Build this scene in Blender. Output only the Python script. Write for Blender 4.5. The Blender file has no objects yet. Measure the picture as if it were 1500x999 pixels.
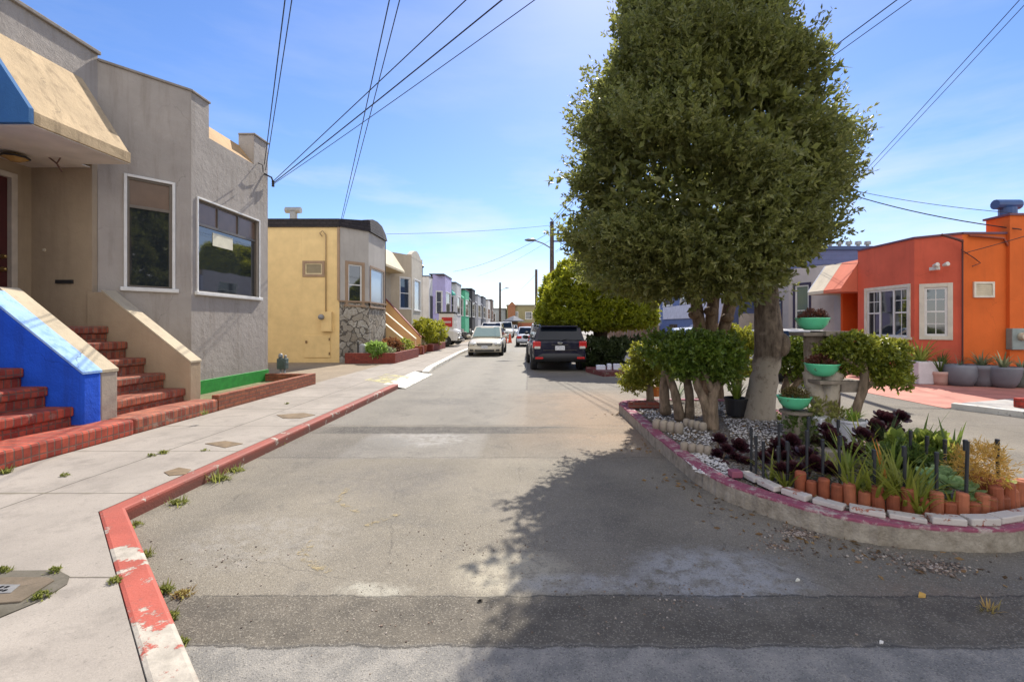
import bpy, math, random
import numpy as np
from mathutils import Vector, Matrix
random.seed(7); RNG = np.random.default_rng(11)
SC = bpy.context.scene
COL = SC.collection
R = math.radians
F, CX, CY, H = 667.0, 775.0, 476.0, 1.55      # lens in photo pixels, vanishing point, eye height (m)

def gp(px, py, Z=0.0):                        # a point of the ground (height Z) seen at a photo pixel
    Y = (H - Z) * F / (py - CY)
    return Vector(((px - CX) * Y / F, Y, Z))
def at(px, py, Y):
    return Vector(((px - CX) * Y / F, Y, H - (py - CY) * Y / F))

# ------------------------------------------------------------------ mesh builder
class MB:
    def __init__(s): s.v = []; s.f = []
    def add(s, vs, fs):
        o = len(s.v); s.v += [tuple(p) for p in vs]
        s.f += [tuple(i + o for i in q) for q in fs]; return s
    def hexa(s, b, t):                        # 4 bottom + 4 top points (ccw from above)
        return s.add(list(b) + list(t), [(3,2,1,0),(4,5,6,7),(0,1,5,4),(1,2,6,5),(2,3,7,6),(3,0,4,7)])
    def box(s, x0, x1, y0, y1, z0, z1):
        b = [(x0,y0,z0),(x1,y0,z0),(x1,y1,z0),(x0,y1,z0)]
        return s.hexa(b, [(p[0],p[1],z1) for p in b])
    def prism(s, poly, a, b, axis='z'):
        n = len(poly)
        g = {'z': lambda p,t: (p[0],p[1],t), 'y': lambda p,t: (p[0],t,p[1]), 'x': lambda p,t: (t,p[0],p[1])}[axis]
        vs = [g(p,a) for p in poly] + [g(p,b) for p in poly]
        ar = sum(poly[i][0]*poly[(i+1)%n][1]-poly[(i+1)%n][0]*poly[i][1] for i in range(n))
        if axis == 'y': ar = -ar
        if b < a: ar = -ar
        fs = [tuple(range(n-1,-1,-1)), tuple(range(n,2*n))] + [(i,(i+1)%n,n+(i+1)%n,n+i) for i in range(n)]
        if ar < 0: fs = [q[::-1] for q in fs]
        return s.add(vs, fs)
    def tube(s, path, r, n=8, cap=True):
        P = [Vector(p) for p in path]; m = len(P)
        rs = r if isinstance(r, (list, tuple)) else [r]*m
        vs = []; prev = None
        for i, p in enumerate(P):
            d = (P[min(i+1,m-1)] - P[max(i-1,0)]).normalized()
            if prev is None:
                a = d.orthogonal().normalized()
            else:
                a = (prev - d*prev.dot(d))
                a = a.normalized() if a.length > 1e-6 else d.orthogonal().normalized()
            prev = a; b = d.cross(a)
            for k in range(n):
                t = 2*math.pi*k/n
                vs.append(p + (a*math.cos(t) + b*math.sin(t))*rs[i])
        fs = []
        for i in range(m-1):
            for k in range(n):
                k2 = (k+1) % n
                fs.append((i*n+k, i*n+k2, (i+1)*n+k2, (i+1)*n+k))
        if cap: fs += [tuple(range(n-1,-1,-1)), tuple((m-1)*n+k for k in range(n))]
        return s.add(vs, fs)
    def lathe(s, c, prof, n=16, M4=None):
        vs = []
        for r_, z in prof:
            for k in range(n):
                t = 2*math.pi*k/n
                p = Vector((r_*math.cos(t), r_*math.sin(t), z))
                if M4 is not None: p = M4 @ p
                vs.append(p + Vector(c))
        fs = []; m = len(prof)
        for i in range(m-1):
            for k in range(n):
                k2 = (k+1)%n
                fs.append((i*n+k, i*n+k2, (i+1)*n+k2, (i+1)*n+k))
        fs += [tuple(range(n-1,-1,-1)), tuple((m-1)*n+k for k in range(n))]
        return s.add(vs, fs)
    def ball(s, c, rx, ry, rz, n=10, m=6):
        return s.lathe(c, [(0.001,-rz)]+[(math.cos(a)*1.0, math.sin(a)*rz) for a in [(-.5+(i+1)/(m+1))*math.pi for i in range(m)]]+[(0.001,rz)], n, Matrix.Diagonal((rx,ry,1)).to_3x3())
    def loft(s, rings, close=True, caps=True):
        n = len(rings[0]); o = []
        for r_ in rings: o += r_
        fs = []
        for i in range(len(rings)-1):
            for k in range(n if close else n-1):
                k2 = (k+1)%n
                fs.append((i*n+k, i*n+k2, (i+1)*n+k2, (i+1)*n+k))
        if caps: fs += [tuple(range(n-1,-1,-1)), tuple((len(rings)-1)*n+k for k in range(n))]
        return s.add(o, fs)

def mesh_obj(name, mb, mat, smooth=False, bevel=0):
    me = bpy.data.meshes.new(name)
    if isinstance(mb, MB): me.from_pydata(mb.v, [], mb.f)
    else:
        me.from_pydata(mb[0].tolist() if hasattr(mb[0],'tolist') else mb[0], [], mb[1].tolist() if hasattr(mb[1],'tolist') else mb[1])
    me.validate(); me.update()
    o = bpy.data.objects.new(name, me); COL.objects.link(o)
    if mat: me.materials.append(mat)
    if smooth: me.polygons.foreach_set('use_smooth', [True]*len(me.polygons))
    if bevel:
        b = o.modifiers.new('Bevel', 'BEVEL'); b.width = bevel; b.segments = 2; b.limit_method = 'ANGLE'; b.angle_limit = R(40)
    return o
def tag(o, label=None, cat=None, group=None, kind=None):
    if label: o['label'] = label
    if cat: o['category'] = cat
    if group: o['group'] = group
    if kind: o['kind'] = kind
    return o
def thing(name, label, cat, loc, group=None, rz=0.0):
    o = bpy.data.objects.new(name, None); COL.objects.link(o)
    o.empty_display_size = .2; o.location = loc; o.rotation_euler = (0,0,rz)
    return tag(o, label, cat, group)
def part(name, mb, mat, parent, smooth=False, bevel=0, local=False, label=None, kind=None):
    o = mesh_obj(name, mb, mat, smooth, bevel); o.parent = parent
    if parent.type == 'EMPTY' and not local: o.matrix_parent_inverse = Matrix.Translation(-Vector(parent.location))
    if label: o['label'] = label
    if kind: o['kind'] = kind
    return o
def solo(name, mb, mat, label, cat, group=None, smooth=False, bevel=0):
    return tag(mesh_obj(name, mb, mat, smooth, bevel), label, cat, group)
def struct(name, mb, mat, smooth=False, bevel=0):
    return tag(mesh_obj(name, mb, mat, smooth, bevel), kind='structure')
def copy_tree(o, parent=None):
    c = o.copy(); COL.objects.link(c)
    if parent: c.parent = parent; c.matrix_parent_inverse = o.matrix_parent_inverse.copy()
    for ch in o.children: copy_tree(ch, c)
    return c

# ------------------------------------------------------------------ materials
class NT:
    def __init__(s, name):
        s.m = bpy.data.materials.new(name); s.m.use_nodes = True
        s.t = s.m.node_tree; s.t.nodes.clear()
        s.out = s.n('ShaderNodeOutputMaterial'); s.pos = None
    def n(s, t, **k):
        nd = s.t.nodes.new(t)
        for a, b in k.items(): setattr(nd, a, b)
        return nd
    def l(s, a, b): s.t.links.new(a, b)
    def put(s, sock, v):
        if isinstance(v, bpy.types.NodeSocket): s.l(v, sock)
        elif v is not None:
            if sock.type == 'RGBA' and len(v) == 3: v = (*v, 1)
            sock.default_value = v
    def P(s):
        if s.pos is None: s.pos = s.n('ShaderNodeNewGeometry').outputs['Position']
        return s.pos
    def math(s, op, a, b=None, c=None, clamp=False):
        nd = s.n('ShaderNodeMath', operation=op, use_clamp=clamp)
        for i, v in enumerate((a, b, c)):
            if v is not None: s.put(nd.inputs[i], v)
        return nd.outputs[0]
    def noise(s, scale, detail=3, rough=.55, vec=None, dist=0):
        nd = s.n('ShaderNodeTexNoise'); s.l(vec or s.P(), nd.inputs['Vector'])
        nd.inputs['Scale'].default_value = scale; nd.inputs['Detail'].default_value = detail
        nd.inputs['Roughness'].default_value = rough; nd.inputs['Distortion'].default_value = dist
        return nd
    def rng(s, v, a, b, c=0., d=1.):
        nd = s.n('ShaderNodeMapRange'); s.put(nd.inputs[0], v)
        for i, q in enumerate((a,b,c,d)): nd.inputs[i+1].default_value = q
        return nd.outputs[0]
    def mix(s, fac, a, b, mode='MIX'):
        nd = s.n('ShaderNodeMix', data_type='RGBA', blend_type=mode)
        s.put(nd.inputs['Factor'], fac); s.put(nd.inputs[6], a); s.put(nd.inputs[7], b)
        return nd.outputs[2]
    def xyz(s, vec=None):
        nd = s.n('ShaderNodeSeparateXYZ'); s.l(vec or s.P(), nd.inputs[0]); return nd.outputs
    def scalevec(s, sc, vec=None):
        nd = s.n('ShaderNodeMapping'); s.l(vec or s.P(), nd.inputs[0]); nd.inputs['Scale'].default_value = sc
        return nd.outputs[0]
    def boxmask(s, v, a, b, soft=.03):
        return s.math('MULTIPLY', s.rng(v, a-soft, a+soft), s.rng(v, b-soft, b+soft, 1, 0))
    def bump(s, h, strength=.3, dist=.01, normal=None):
        nd = s.n('ShaderNodeBump'); s.l(h, nd.inputs['Height'])
        nd.inputs['Strength'].default_value = strength; nd.inputs['Distance'].default_value = dist
        if normal: s.l(normal, nd.inputs['Normal'])
        return nd.outputs[0]
    def bsdf(s, color, rough=.7, metal=0., spec=.5, normal=None, **kw):
        b = s.n('ShaderNodeBsdfPrincipled'); s.put(b.inputs['Base Color'], color)
        s.put(b.inputs['Roughness'], rough); s.put(b.inputs['Metallic'], metal)
        b.inputs['Specular IOR Level'].default_value = spec
        if normal: s.l(normal, b.inputs['Normal'])
        for k, v in kw.items(): s.put(b.inputs[k.replace('_',' ')], v)
        return b.outputs[0]
    def done(s, sh): s.l(sh, s.out.inputs[0]); return s.m
    def wallcoord(s):                         # (along wall, height) by face direction
        g = s.n('ShaderNodeNewGeometry'); p = s.xyz(g.outputs['Position']); q = s.xyz(g.outputs['Normal'])
        ax = s.math('ABSOLUTE', q[0]); az = s.math('ABSOLUTE', q[2]); ay = s.math('ABSOLUTE', q[1])
        top = s.math('GREATER_THAN', az, .75); fy = s.math('MULTIPLY', s.math('GREATER_THAN', ay, ax), s.math('SUBTRACT', 1., top))
        def mx(f, a, b):
            nd = s.n('ShaderNodeMix', data_type='FLOAT'); s.put(nd.inputs[0], f); s.put(nd.inputs[2], a); s.put(nd.inputs[3], b); return nd.outputs[0]
        u = mx(fy, p[1], p[0]); v = mx(top, p[2], p[0])
        c = s.n('ShaderNodeCombineXYZ'); s.l(u, c.inputs[0]); s.l(v, c.inputs[1]); return c.outputs[0]

_C = {}
def plain(name, col, rough=.6, var=.12, scale=5., bump=0., bscale=80., metal=0., spec=.5, **kw):
    if name in _C: return _C[name]
    t = NT(name)
    n1 = t.noise(scale, 4); a = tuple(max(0,c*(1-var)) for c in col); b = tuple(min(1,c*(1+var)) for c in col)
    c = t.mix(t.rng(n1.outputs[0], .3, .7), a, b)
    nm = t.bump(t.noise(bscale, 3).outputs[0], .5, bump) if bump else None
    _C[name] = t.done(t.bsdf(c, rough, metal, spec, nm, **kw)); return _C[name]
def stucco(name, col, stain=(.16,.13,.1), amount=.35, bump=.006, var=.1):
    if name in _C: return _C[name]
    t = NT(name); p = t.xyz()
    c = t.mix(t.rng(t.noise(1.7, 5, .6).outputs[0], .3, .7), tuple(x*(1-var) for x in col), tuple(min(1,x*(1+var)) for x in col))
    streak = t.noise(1., 5, .65, t.scalevec((7,7,.7)))
    c = t.mix(t.math('MULTIPLY', t.rng(streak.outputs[0], .5, .75), amount), c, stain)
    spots = t.rng(t.noise(9, 5, .7).outputs[0], .62, .75)
    c = t.mix(t.math('MULTIPLY', spots, amount*.5), c, tuple(x*.6 for x in col))
    vc = t.n('ShaderNodeTexVoronoi', feature='DISTANCE_TO_EDGE'); vd = t.n('ShaderNodeVectorMath', operation='MULTIPLY_ADD'); t.l(t.noise(1.5, 4, .6).outputs['Color'], vd.inputs[0]); vd.inputs[1].default_value = (.7,.7,.7); t.l(t.P(), vd.inputs[2])
    t.l(vd.outputs[0], vc.inputs['Vector']); vc.inputs['Scale'].default_value = .6
    crk = t.math('MULTIPLY', t.rng(vc.outputs['Distance'], 0, .004, 1, 0), t.rng(t.noise(.7, 2).outputs[0], .5, .58))
    c = t.mix(t.math('MULTIPLY', crk, amount*1.2), c, tuple(x*.3 for x in col))
    low = t.math('MULTIPLY', t.rng(p[2], .75, .1), t.rng(t.noise(3.5, 5, .65).outputs[0], .35, .65)); c = t.mix(t.math('MULTIPLY', low, min(.6, amount)), c, stain)
    patch = t.rng(t.noise(.55, 2, .4).outputs[0], .53, .56); c = t.mix(t.math('MULTIPLY', patch, .18), c, tuple(min(1, x*1.25) for x in col))
    hgt = t.math('ADD', t.noise(45, 4, .7).outputs[0], t.math('MULTIPLY', t.noise(9, 2).outputs[0], 1.6))
    _C[name] = t.done(t.bsdf(c, .85, 0, .25, t.bump(hgt, .55, bump))); return _C[name]
def leafmat(name, c1, c2, c3, rough=.45, trans=.35, tcol=None):
    if name in _C: return _C[name]
    t = NT(name); g = t.n('ShaderNodeNewGeometry')
    r = t.n('ShaderNodeValToRGB'); t.l(g.outputs['Random Per Island'], r.inputs[0])
    e = r.color_ramp.elements; e[0].color = (*c1,1); e[1].color = (*c3,1); e[1].position = .95
    m = e.new(.5); m.color = (*c2,1)
    cl = t.mix(t.rng(t.noise(2.2, 3).outputs[0], .35, .65), r.outputs[0], tuple(x*1.5 for x in c2), 'MIX')
    cl = t.mix(.5, cl, r.outputs[0]); dk = t.rng(t.noise(3.1, 2, .4, dist=1.5).outputs[0], .4, .6); cl = t.mix(t.math('MULTIPLY', dk, .35), cl, tuple(x*.8 for x in c1))
    b = t.bsdf(cl, rough, 0, .4)
    tr = t.n('ShaderNodeBsdfTranslucent'); t.put(tr.inputs[0], tcol or tuple(min(1,x*1.7) for x in c3))
    mx = t.n('ShaderNodeMixShader'); mx.inputs[0].default_value = trans; t.l(b, mx.inputs[1]); t.l(tr.outputs[0], mx.inputs[2])
    _C[name] = t.done(mx.outputs[0]); return _C[name]
def bark(name, c1, c2, whitetop=None):
    t = NT(name); n1 = t.noise(1., 6, .65, t.scalevec((14,14,4)))
    c = t.mix(t.rng(n1.outputs[0], .35, .65), c1, c2)
    n2 = t.noise(8, 4); c = t.mix(t.math('MULTIPLY', t.rng(n2.outputs[0], .55, .7), .5), c, tuple(x*1.5 for x in c2))
    if whitetop:
        z = t.math('ADD', t.xyz()[2], t.math('MULTIPLY', t.math('SUBTRACT', t.noise(5,5,.65).outputs[0], .5), .4))
        f = t.math('MULTIPLY', t.rng(z, whitetop-.06, whitetop+.06, 1, 0), t.rng(t.noise(11,5,.7).outputs[0], .34, .46, .35, 1))
        c = t.mix(t.math('MULTIPLY', f, .85), c, (.43,.375,.3))
    return t.done(t.bsdf(c, .9, 0, .2, t.bump(n1.outputs[0], .9, .02)))
def bricks(name, c1, c2, mortar, w, h, offset=.5, msize=.008, soldier=False, bumpd=.006, chips=None):
    t = NT(name); v = t.wallcoord()
    wob = t.noise(5., 3); vm = t.n('ShaderNodeVectorMath', operation='MULTIPLY_ADD')
    t.l(wob.outputs['Color'], vm.inputs[0]); vm.inputs[1].default_value = (.022,.022,0); t.l(v, vm.inputs[2])
    b = t.n('ShaderNodeTexBrick'); t.l(vm.outputs[0], b.inputs['Vector'])
    b.offset = offset; b.inputs['Scale'].default_value = 1.
    t.put(b.inputs['Color1'], c1); t.put(b.inputs['Color2'], c2); t.put(b.inputs['Mortar'], mortar)
    b.inputs['Mortar Size'].default_value = msize; b.inputs['Mortar Smooth'].default_value = .25
    b.inputs['Brick Width'].default_value = w; b.inputs['Row Height'].default_value = h; b.inputs['Bias'].default_value = -.1
    n1 = t.noise(14, 5, .65)
    c = t.mix(t.rng(n1.outputs[0], .3, .7), b.outputs[0], t.mix(.45, b.outputs[0], (.03,.015,.012)))
    if chips: c = t.mix(t.math('MULTIPLY', t.rng(t.noise(7,6,.7).outputs[0], .58, .66), .8), c, chips)
    hgt = t.math('SUBTRACT', t.math('MULTIPLY', n1.outputs[0], .3), b.outputs['Fac'])
    return t.done(t.bsdf(c, .75, 0, .35, t.bump(hgt, .8, bumpd)))
def siding(name, col, pitch=.16, vertical=False, var=.1):
    t = NT(name); p = t.xyz()
    if vertical: k = t.math('FRACT', t.math('DIVIDE', t.math('ADD', p[0], p[1]), pitch))
    else: k = t.math('FRACT', t.math('DIVIDE', p[2], pitch))
    line = t.rng(k, 0, .07, .55, 1)
    c = t.mix(t.rng(t.noise(3,4).outputs[0], .3, .7), tuple(x*(1-var) for x in col), tuple(x*(1+var) for x in col))
    return t.done(t.bsdf(c, .6, 0, .3, t.bump(line, .8, .02)))
def glass(name, tint=(.02,.025,.03), rough=.03, refl=.9, ior=1.8):
    if name in _C: return _C[name]
    t = NT(name)
    wv = t.bump(t.noise(1.6, 1).outputs[0], .04, .03)
    _C[name] = t.done(t.bsdf(tint, rough, 0, refl, wv, IOR=ior)); return _C[name]
def carpaint(name, col, metal=.0, rough=.25, spec=.5, coat=.2):
    if name in _C: return _C[name]
    t = NT(name); z = t.xyz()[2]
    c = t.mix(t.math('MULTIPLY', t.rng(t.noise(5,4).outputs[0], .45, .7), .12), col, (.2,.17,.13))
    _C[name] = t.done(t.bsdf(c, rough, metal, spec, None, Coat_Weight=coat, Coat_Roughness=.08)); return _C[name]

# ------------------------------------------------------------------ foliage (many leaf faces in one mesh)
def rand_unit(n):
    v = RNG.normal(size=(n,3)); return v/np.linalg.norm(v,axis=1,keepdims=True)
def leaves(base, direc, length, width, droop=.0, fold=.25):
    """arrays of leaf base points and directions -> (verts, quads) one rhombic leaf each"""
    n = len(base); d = direc/np.linalg.norm(direc,axis=1,keepdims=True)
    s = np.cross(d, rand_unit(n)); s /= np.linalg.norm(s,axis=1,keepdims=True)+1e-9
    nn = np.cross(s, d)
    L = (length*(.7+.6*RNG.random(n)))[:,None]; W = (width*(.75+.5*RNG.random(n)))[:,None]
    mid = base + d*L*.48 + nn*L*fold*.25
    tip = base + d*L - np.array([0,0,1])*L*droop
    V = np.stack([base, mid+s*W*.5, tip, mid-s*W*.5], 1).reshape(-1,3)
    return V, np.arange(4*n).reshape(-1,4)
def merge(*parts):
    vs, fs, o = [], [], 0
    for v, f in parts:
        vs.append(v); fs.append(f+o); o += len(v)
    return np.concatenate(vs), np.concatenate(fs)
def lump(p, fr, seed):
    r = np.random.default_rng(seed); out = np.zeros(len(p))
    for k in range(6):
        w = r.normal(size=3); w = w/np.linalg.norm(w)*fr*(.6+.9*r.random()); out += np.sin(p@w + r.random()*6.28)
    return out/6
def twigs(pts, outdir, per, spread, llen, lwid, tw=.14, up=.25):
    """each twig point carries `per` leaves along a short shoot"""
    n = len(pts); od = outdir + rand_unit(n)*spread + np.array([0,0,up]); od /= np.linalg.norm(od,axis=1,keepdims=True)
    t = RNG.random((n,per)); b = pts[:,None,:] + od[:,None,:]*t[:,:,None]*tw
    ld = od[:,None,:]*.75 + RNG.normal(size=(n,per,3))*.62
    return leaves(b.reshape(-1,3), ld.reshape(-1,3), llen, lwid)
def strap(base, n, length, width, spread=.7, droop=.5, seg=5, up=1.0, jitter=.03):
    """a clump of long arching strap leaves"""
    mb = MB()
    for i in range(n):
        a = random.random()*6.283; out = Vector((math.cos(a), math.sin(a), 0))
        L = length*random.uniform(.6,1.1); tilt = spread*random.uniform(.15,1.)
        d0 = (out*tilt + Vector((0,0,up))).normalized(); side = Vector((-out.y, out.x, 0))
        p = Vector(base) + out*random.uniform(0,jitter); d = d0.copy(); pts = []
        for k in range(seg+1):
            f = k/seg; w = width*(1-.15*(1-f) - f**2.2*.95)*.5
            nrm = side
            pts.append((p - nrm*w, p + Vector((0,0,-w*.35)), p + nrm*w)); p = p + d*(L/seg)
            d = (d + Vector((0,0,-droop*tilt*(f+.15)*1.1)) + out*.06).normalized()
        vs = [q for t in pts for q in t]; fs = []
        for k in range(seg): fs += [(3*k,3*k+1,3*k+4,3*k+3),(3*k+1,3*k+2,3*k+5,3*k+4)]
        mb.add(vs, fs)
    return mb
def rosette(c, r, n=22, tilt=0., flat=.5):
    mb = MB(); c = Vector(c)
    for i in range(n):
        f = (i+.5)/n; a = i*2.39996; el = R(80)*(1-f)**.8 + R(10)*flat
        d = Vector((math.cos(a)*math.cos(el), math.sin(a)*math.cos(el), math.sin(el)))
        s = Vector((-math.sin(a), math.cos(a), 0)); L = r*(.4+.6*f); w = L*.3; u = s.cross(d)
        if u.z < 0: u = -u
        q = lambda t, k, h: c + d*L*t + s*w*k + u*L*h
        mb.add([q(0,-.25,0),q(0,.25,0),q(.55,.8,.02),q(.85,.95,.06),q(.98,.45,.1),q(1.03,0,.12),q(.98,-.45,.1),q(.85,-.95,.06),q(.55,-.8,.02),q(.55,0,-.04)],
               [(0,1,9),(1,2,9),(9,2,3),(9,3,4),(9,4,5),(9,5,6),(9,6,7),(9,7,8),(9,8,0)])
    if tilt:
        M3 = Matrix.Rotation(tilt, 3, 'X'); mb.v = [tuple(c + M3 @ (Vector(p)-c)) for p in mb.v]
    return mb
def blob_foliage(c, rad, n_tw, per, llen, lwid, seed, lumpf=2.5, lumpa=.2, shell=.35, spread=.5, tw=.1, up=.3, flatbottom=None):
    u = rand_unit(n_tw); rr = shell + (1-shell)*RNG.random(n_tw)**.45
    p = u*rr[:,None]*np.array(rad)
    k = 1 + lumpa*lump(u*3, lumpf, seed)*2
    p = p*k[:,None]
    if flatbottom is not None: p[:,2] = np.maximum(p[:,2], flatbottom + RNG.random(n_tw)*.06)
    return twigs(p + np.array(c), u/np.array(rad)*max(rad), per, spread, llen, lwid, tw, up)

# ------------------------------------------------------------------ wall frame: (u along wall, n outward, z)
class Wall:
    def __init__(s, P0, P1, flip=False):
        s.o = Vector((P0[0],P0[1],0)); d = Vector((P1[0]-P0[0],P1[1]-P0[1],0)); s.len = d.length; s.d = d.normalized()
        s.nrm = Vector((s.d.y, -s.d.x, 0))*(-1 if flip else 1)
    def p(s, u, n, z): return s.o + s.d*u + s.nrm*n + Vector((0,0,z))
    def u(s, px):                             # where the sight line of a photo column meets the wall
        k = (px-CX)/F; return (k*s.o.y - s.o.x)/(s.d.x - k*s.d.y)
    def z(s, px, py):
        Y = s.o.y + s.u(px)*s.d.y; return H - (py-CY)*Y/F
    def box(s, mb, u0, u1, n0, n1, z0, z1):
        b = [s.p(u0,n0,z0), s.p(u1,n0,z0), s.p(u1,n1,z0), s.p(u0,n1,z0)]
        t = [q + Vector((0,0,z1-z0)) for q in b]
        if (b[1]-b[0]).cross(b[3]-b[0]).z < 0: b = b[::-1]; t = t[::-1]
        mb.hexa(b, t)
    def panel(s, mb, z0, z1, holes=(), depth=.1, u0=0, u1=None):
        u1 = s.len if u1 is None else u1
        us = sorted({u0,u1,*[h[0] for h in holes],*[h[1] for h in holes]}); zs = sorted({z0,z1,*[h[2] for h in holes],*[h[3] for h in holes]})
        ins = lambda a,b: any(h[0]-1e-6<a<h[1]+1e-6 and h[2]-1e-6<b<h[3]+1e-6 for h in holes)
        up = s.d.cross(Vector((0,0,1))).dot(s.nrm) > 0
        def q(a,b,c,d): mb.add([a,b,c,d], [(0,1,2,3) if up else (3,2,1,0)])
        for i in range(len(us)-1):
            for j in range(len(zs)-1):
                if not ins((us[i]+us[i+1])/2,(zs[j]+zs[j+1])/2):
                    q(s.p(us[i],0,zs[j]), s.p(us[i+1],0,zs[j]), s.p(us[i+1],0,zs[j+1]), s.p(us[i],0,zs[j+1]))
        for a,b,c,d in holes:
            q(s.p(a,0,c), s.p(a,0,d), s.p(a,-depth,d), s.p(a,-depth,c)); q(s.p(b,0,d), s.p(b,0,c), s.p(b,-depth,c), s.p(b,-depth,d))
            q(s.p(b,0,c), s.p(a,0,c), s.p(a,-depth,c), s.p(b,-depth,c))
            if d < z1-1e-4: q(s.p(a,0,d), s.p(b,0,d), s.p(b,-depth,d), s.p(a,-depth,d))
def window(house, w, u0, u1, z0, z1, fmat, gmat, kind='fixed', n=-.06, trim=0., tmat=None, sill=0., fw=.045, smat=None, tproud=.025):
    """frame in the opening (mesh), glass and sill as its sub-parts"""
    f = MB(); a, b = n-.01, n+.035
    w.box(f,u0,u1,a,b,z0,z0+fw); w.box(f,u0,u1,a,b,z1-fw,z1); w.box(f,u0,u0+fw,a,b,z0+fw,z1-fw); w.box(f,u1-fw,u1,a,b,z0+fw,z1-fw)
    if kind in ('double','grid'):
        zm = (z0+z1)/2; w.box(f,u0+fw,u1-fw,a,b-.004,zm-.02,zm+.02)
    if kind == 'grid':
        um = (u0+u1)/2; w.box(f,um-.009,um+.009,a,b-.02,z0+fw,z1-fw)
        for zz in (z0+.25*(z1-z0), z0+.75*(z1-z0)): w.box(f,u0+fw,u1-fw,a,b-.022,zz-.009,zz+.009)
    if kind == 'triple':
        for k in (1,2):
            uu = u0+(u1-u0)*k/3; w.box(f,uu-.025,uu+.025,a,b-.004,z0+fw,z1-fw)
        for k in (0,2):
            ua, ub = u0+(u1-u0)*k/3, u0+(u1-u0)*(k+1)/3
            w.box(f,ua+fw,ub-.03,a,b-.006,(z0+z1)/2-.02,(z0+z1)/2+.02)
            w.box(f,(ua+ub)/2-.009,(ua+ub)/2+.009,a,b-.02,z0+fw,z1-fw)
            w.box(f,ua+fw,ub-.03,a,b-.022,z0+.75*(z1-z0)-.009,z0+.75*(z1-z0)+.009)
    if kind.startswith('transom'):
        k = int(kind[7:] or 1); zt = z1-.26*(z1-z0); w.box(f,u0+fw,u1-fw,a,b,zt-.025,zt+.025)
        for i in range(1,k): w.box(f,u0+(u1-u0)*i/k-.018,u0+(u1-u0)*i/k+.018,a,b-.003,zt+.025,z1-fw)
    fo = part('window', f, fmat, house)
    g = MB(); zt = z1-.26*(z1-z0) if kind.startswith('transom') else z1
    w.box(g,u0+.01,u1-.01,n-.03,n+.008,z0+.01,zt-.01); part('pane', g, gmat, fo)
    if kind.startswith('transom'):
        g = MB(); w.box(g,u0+.01,u1-.01,n-.03,n+.01,zt,z1-.01); part('transom_blind', g, plain('brown blind',(.16,.1,.065),.25,spec=.7), fo)
    if trim:
        t = MB(); w.box(t,u0-trim,u0,-.02,tproud,z0-.0,z1+trim); w.box(t,u1,u1+trim,-.02,tproud,z0,z1+trim); w.box(t,u0,u1,-.02,tproud,z1,z1+trim)
        if not sill: w.box(t,u0-trim,u1+trim,-.02,tproud,z0-trim,z0)
        part('trim', t, tmat or fmat, fo, bevel=.006)
    if sill:
        t = MB(); w.box(t,u0-trim-.05,u1+trim+.05,-.05,sill,z0-.07,z0); part('sill', t, smat or tmat or fmat, fo, bevel=.01)
    return fo
# ================================================================== camera, sun, sky
cam = bpy.data.cameras.new('camera'); co = bpy.data.objects.new('camera', cam); COL.objects.link(co)
co.location = (0,0,H); co.rotation_euler = (R(90),0,0)
cam.sensor_width = 36; cam.lens = F/1500*36; cam.shift_x = -(CX-750)/1500; cam.shift_y = -(499.5-CY)/1500
cam.clip_start = .05; cam.clip_end = 3000; SC.camera = co
EL, AZ = R(44), R(10.3)                                         # sun ahead, a little to the right
S = Vector((math.sin(AZ)*math.cos(EL), math.cos(AZ)*math.cos(EL), math.sin(EL)))
sl = bpy.data.lights.new('sun', 'SUN'); sl.energy = 3.8; sl.angle = R(.5); sl.color = (1,.93,.82)
so = bpy.data.objects.new('sun', sl); COL.objects.link(so); so.rotation_euler = S.to_track_quat('Z','Y').to_euler(); so.location = (0,0,30)
W = bpy.data.worlds.new('World'); SC.world = W; W.use_nodes = True
nt = W.node_tree; nt.nodes.clear()
sky = nt.nodes.new('ShaderNodeTexSky'); sky.sky_type = 'NISHITA'; sky.sun_disc = False
sky.sun_elevation = EL; sky.sun_rotation = AZ; sky.air_density = 1.0; sky.dust_density = .25; sky.ozone_density = 2.2; sky.altitude = 50
hs = nt.nodes.new('ShaderNodeHueSaturation'); hs.inputs['Saturation'].default_value = 1.16; hs.inputs['Value'].default_value = .92
nt.links.new(sky.outputs[0], hs.inputs['Color'])
tc = nt.nodes.new('ShaderNodeTexCoord'); mp = nt.nodes.new('ShaderNodeMapping'); mp.inputs['Scale'].default_value = (1.6,1.6,7)
nt.links.new(tc.outputs['Generated'], mp.inputs[0])
cn = nt.nodes.new('ShaderNodeTexNoise'); cn.inputs['Scale'].default_value = 1.9; cn.inputs['Detail'].default_value = 7; cn.inputs['Roughness'].default_value = .56
nt.links.new(mp.outputs[0], cn.inputs['Vector'])
cr = nt.nodes.new('ShaderNodeMapRange'); cr.inputs[1].default_value = .45; cr.inputs[2].default_value = .7; cr.inputs[4].default_value = .85
nt.links.new(cn.outputs[0], cr.inputs[0])
sx = nt.nodes.new('ShaderNodeSeparateXYZ'); nt.links.new(tc.outputs['Generated'], sx.inputs[0])
lo = nt.nodes.new('ShaderNodeMapRange'); lo.inputs[1].default_value = .04; lo.inputs[2].default_value = .38; lo.inputs[3].default_value = 1; lo.inputs[4].default_value = .12
nt.links.new(sx.outputs[2], lo.inputs[0])
mm = nt.nodes.new('ShaderNodeMath'); mm.operation = 'MULTIPLY'; nt.links.new(cr.outputs[0], mm.inputs[0]); nt.links.new(lo.outputs[0], mm.inputs[1])
cm = nt.nodes.new('ShaderNodeMix'); cm.data_type = 'RGBA'; nt.links.new(mm.outputs[0], cm.inputs['Factor'])
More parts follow.
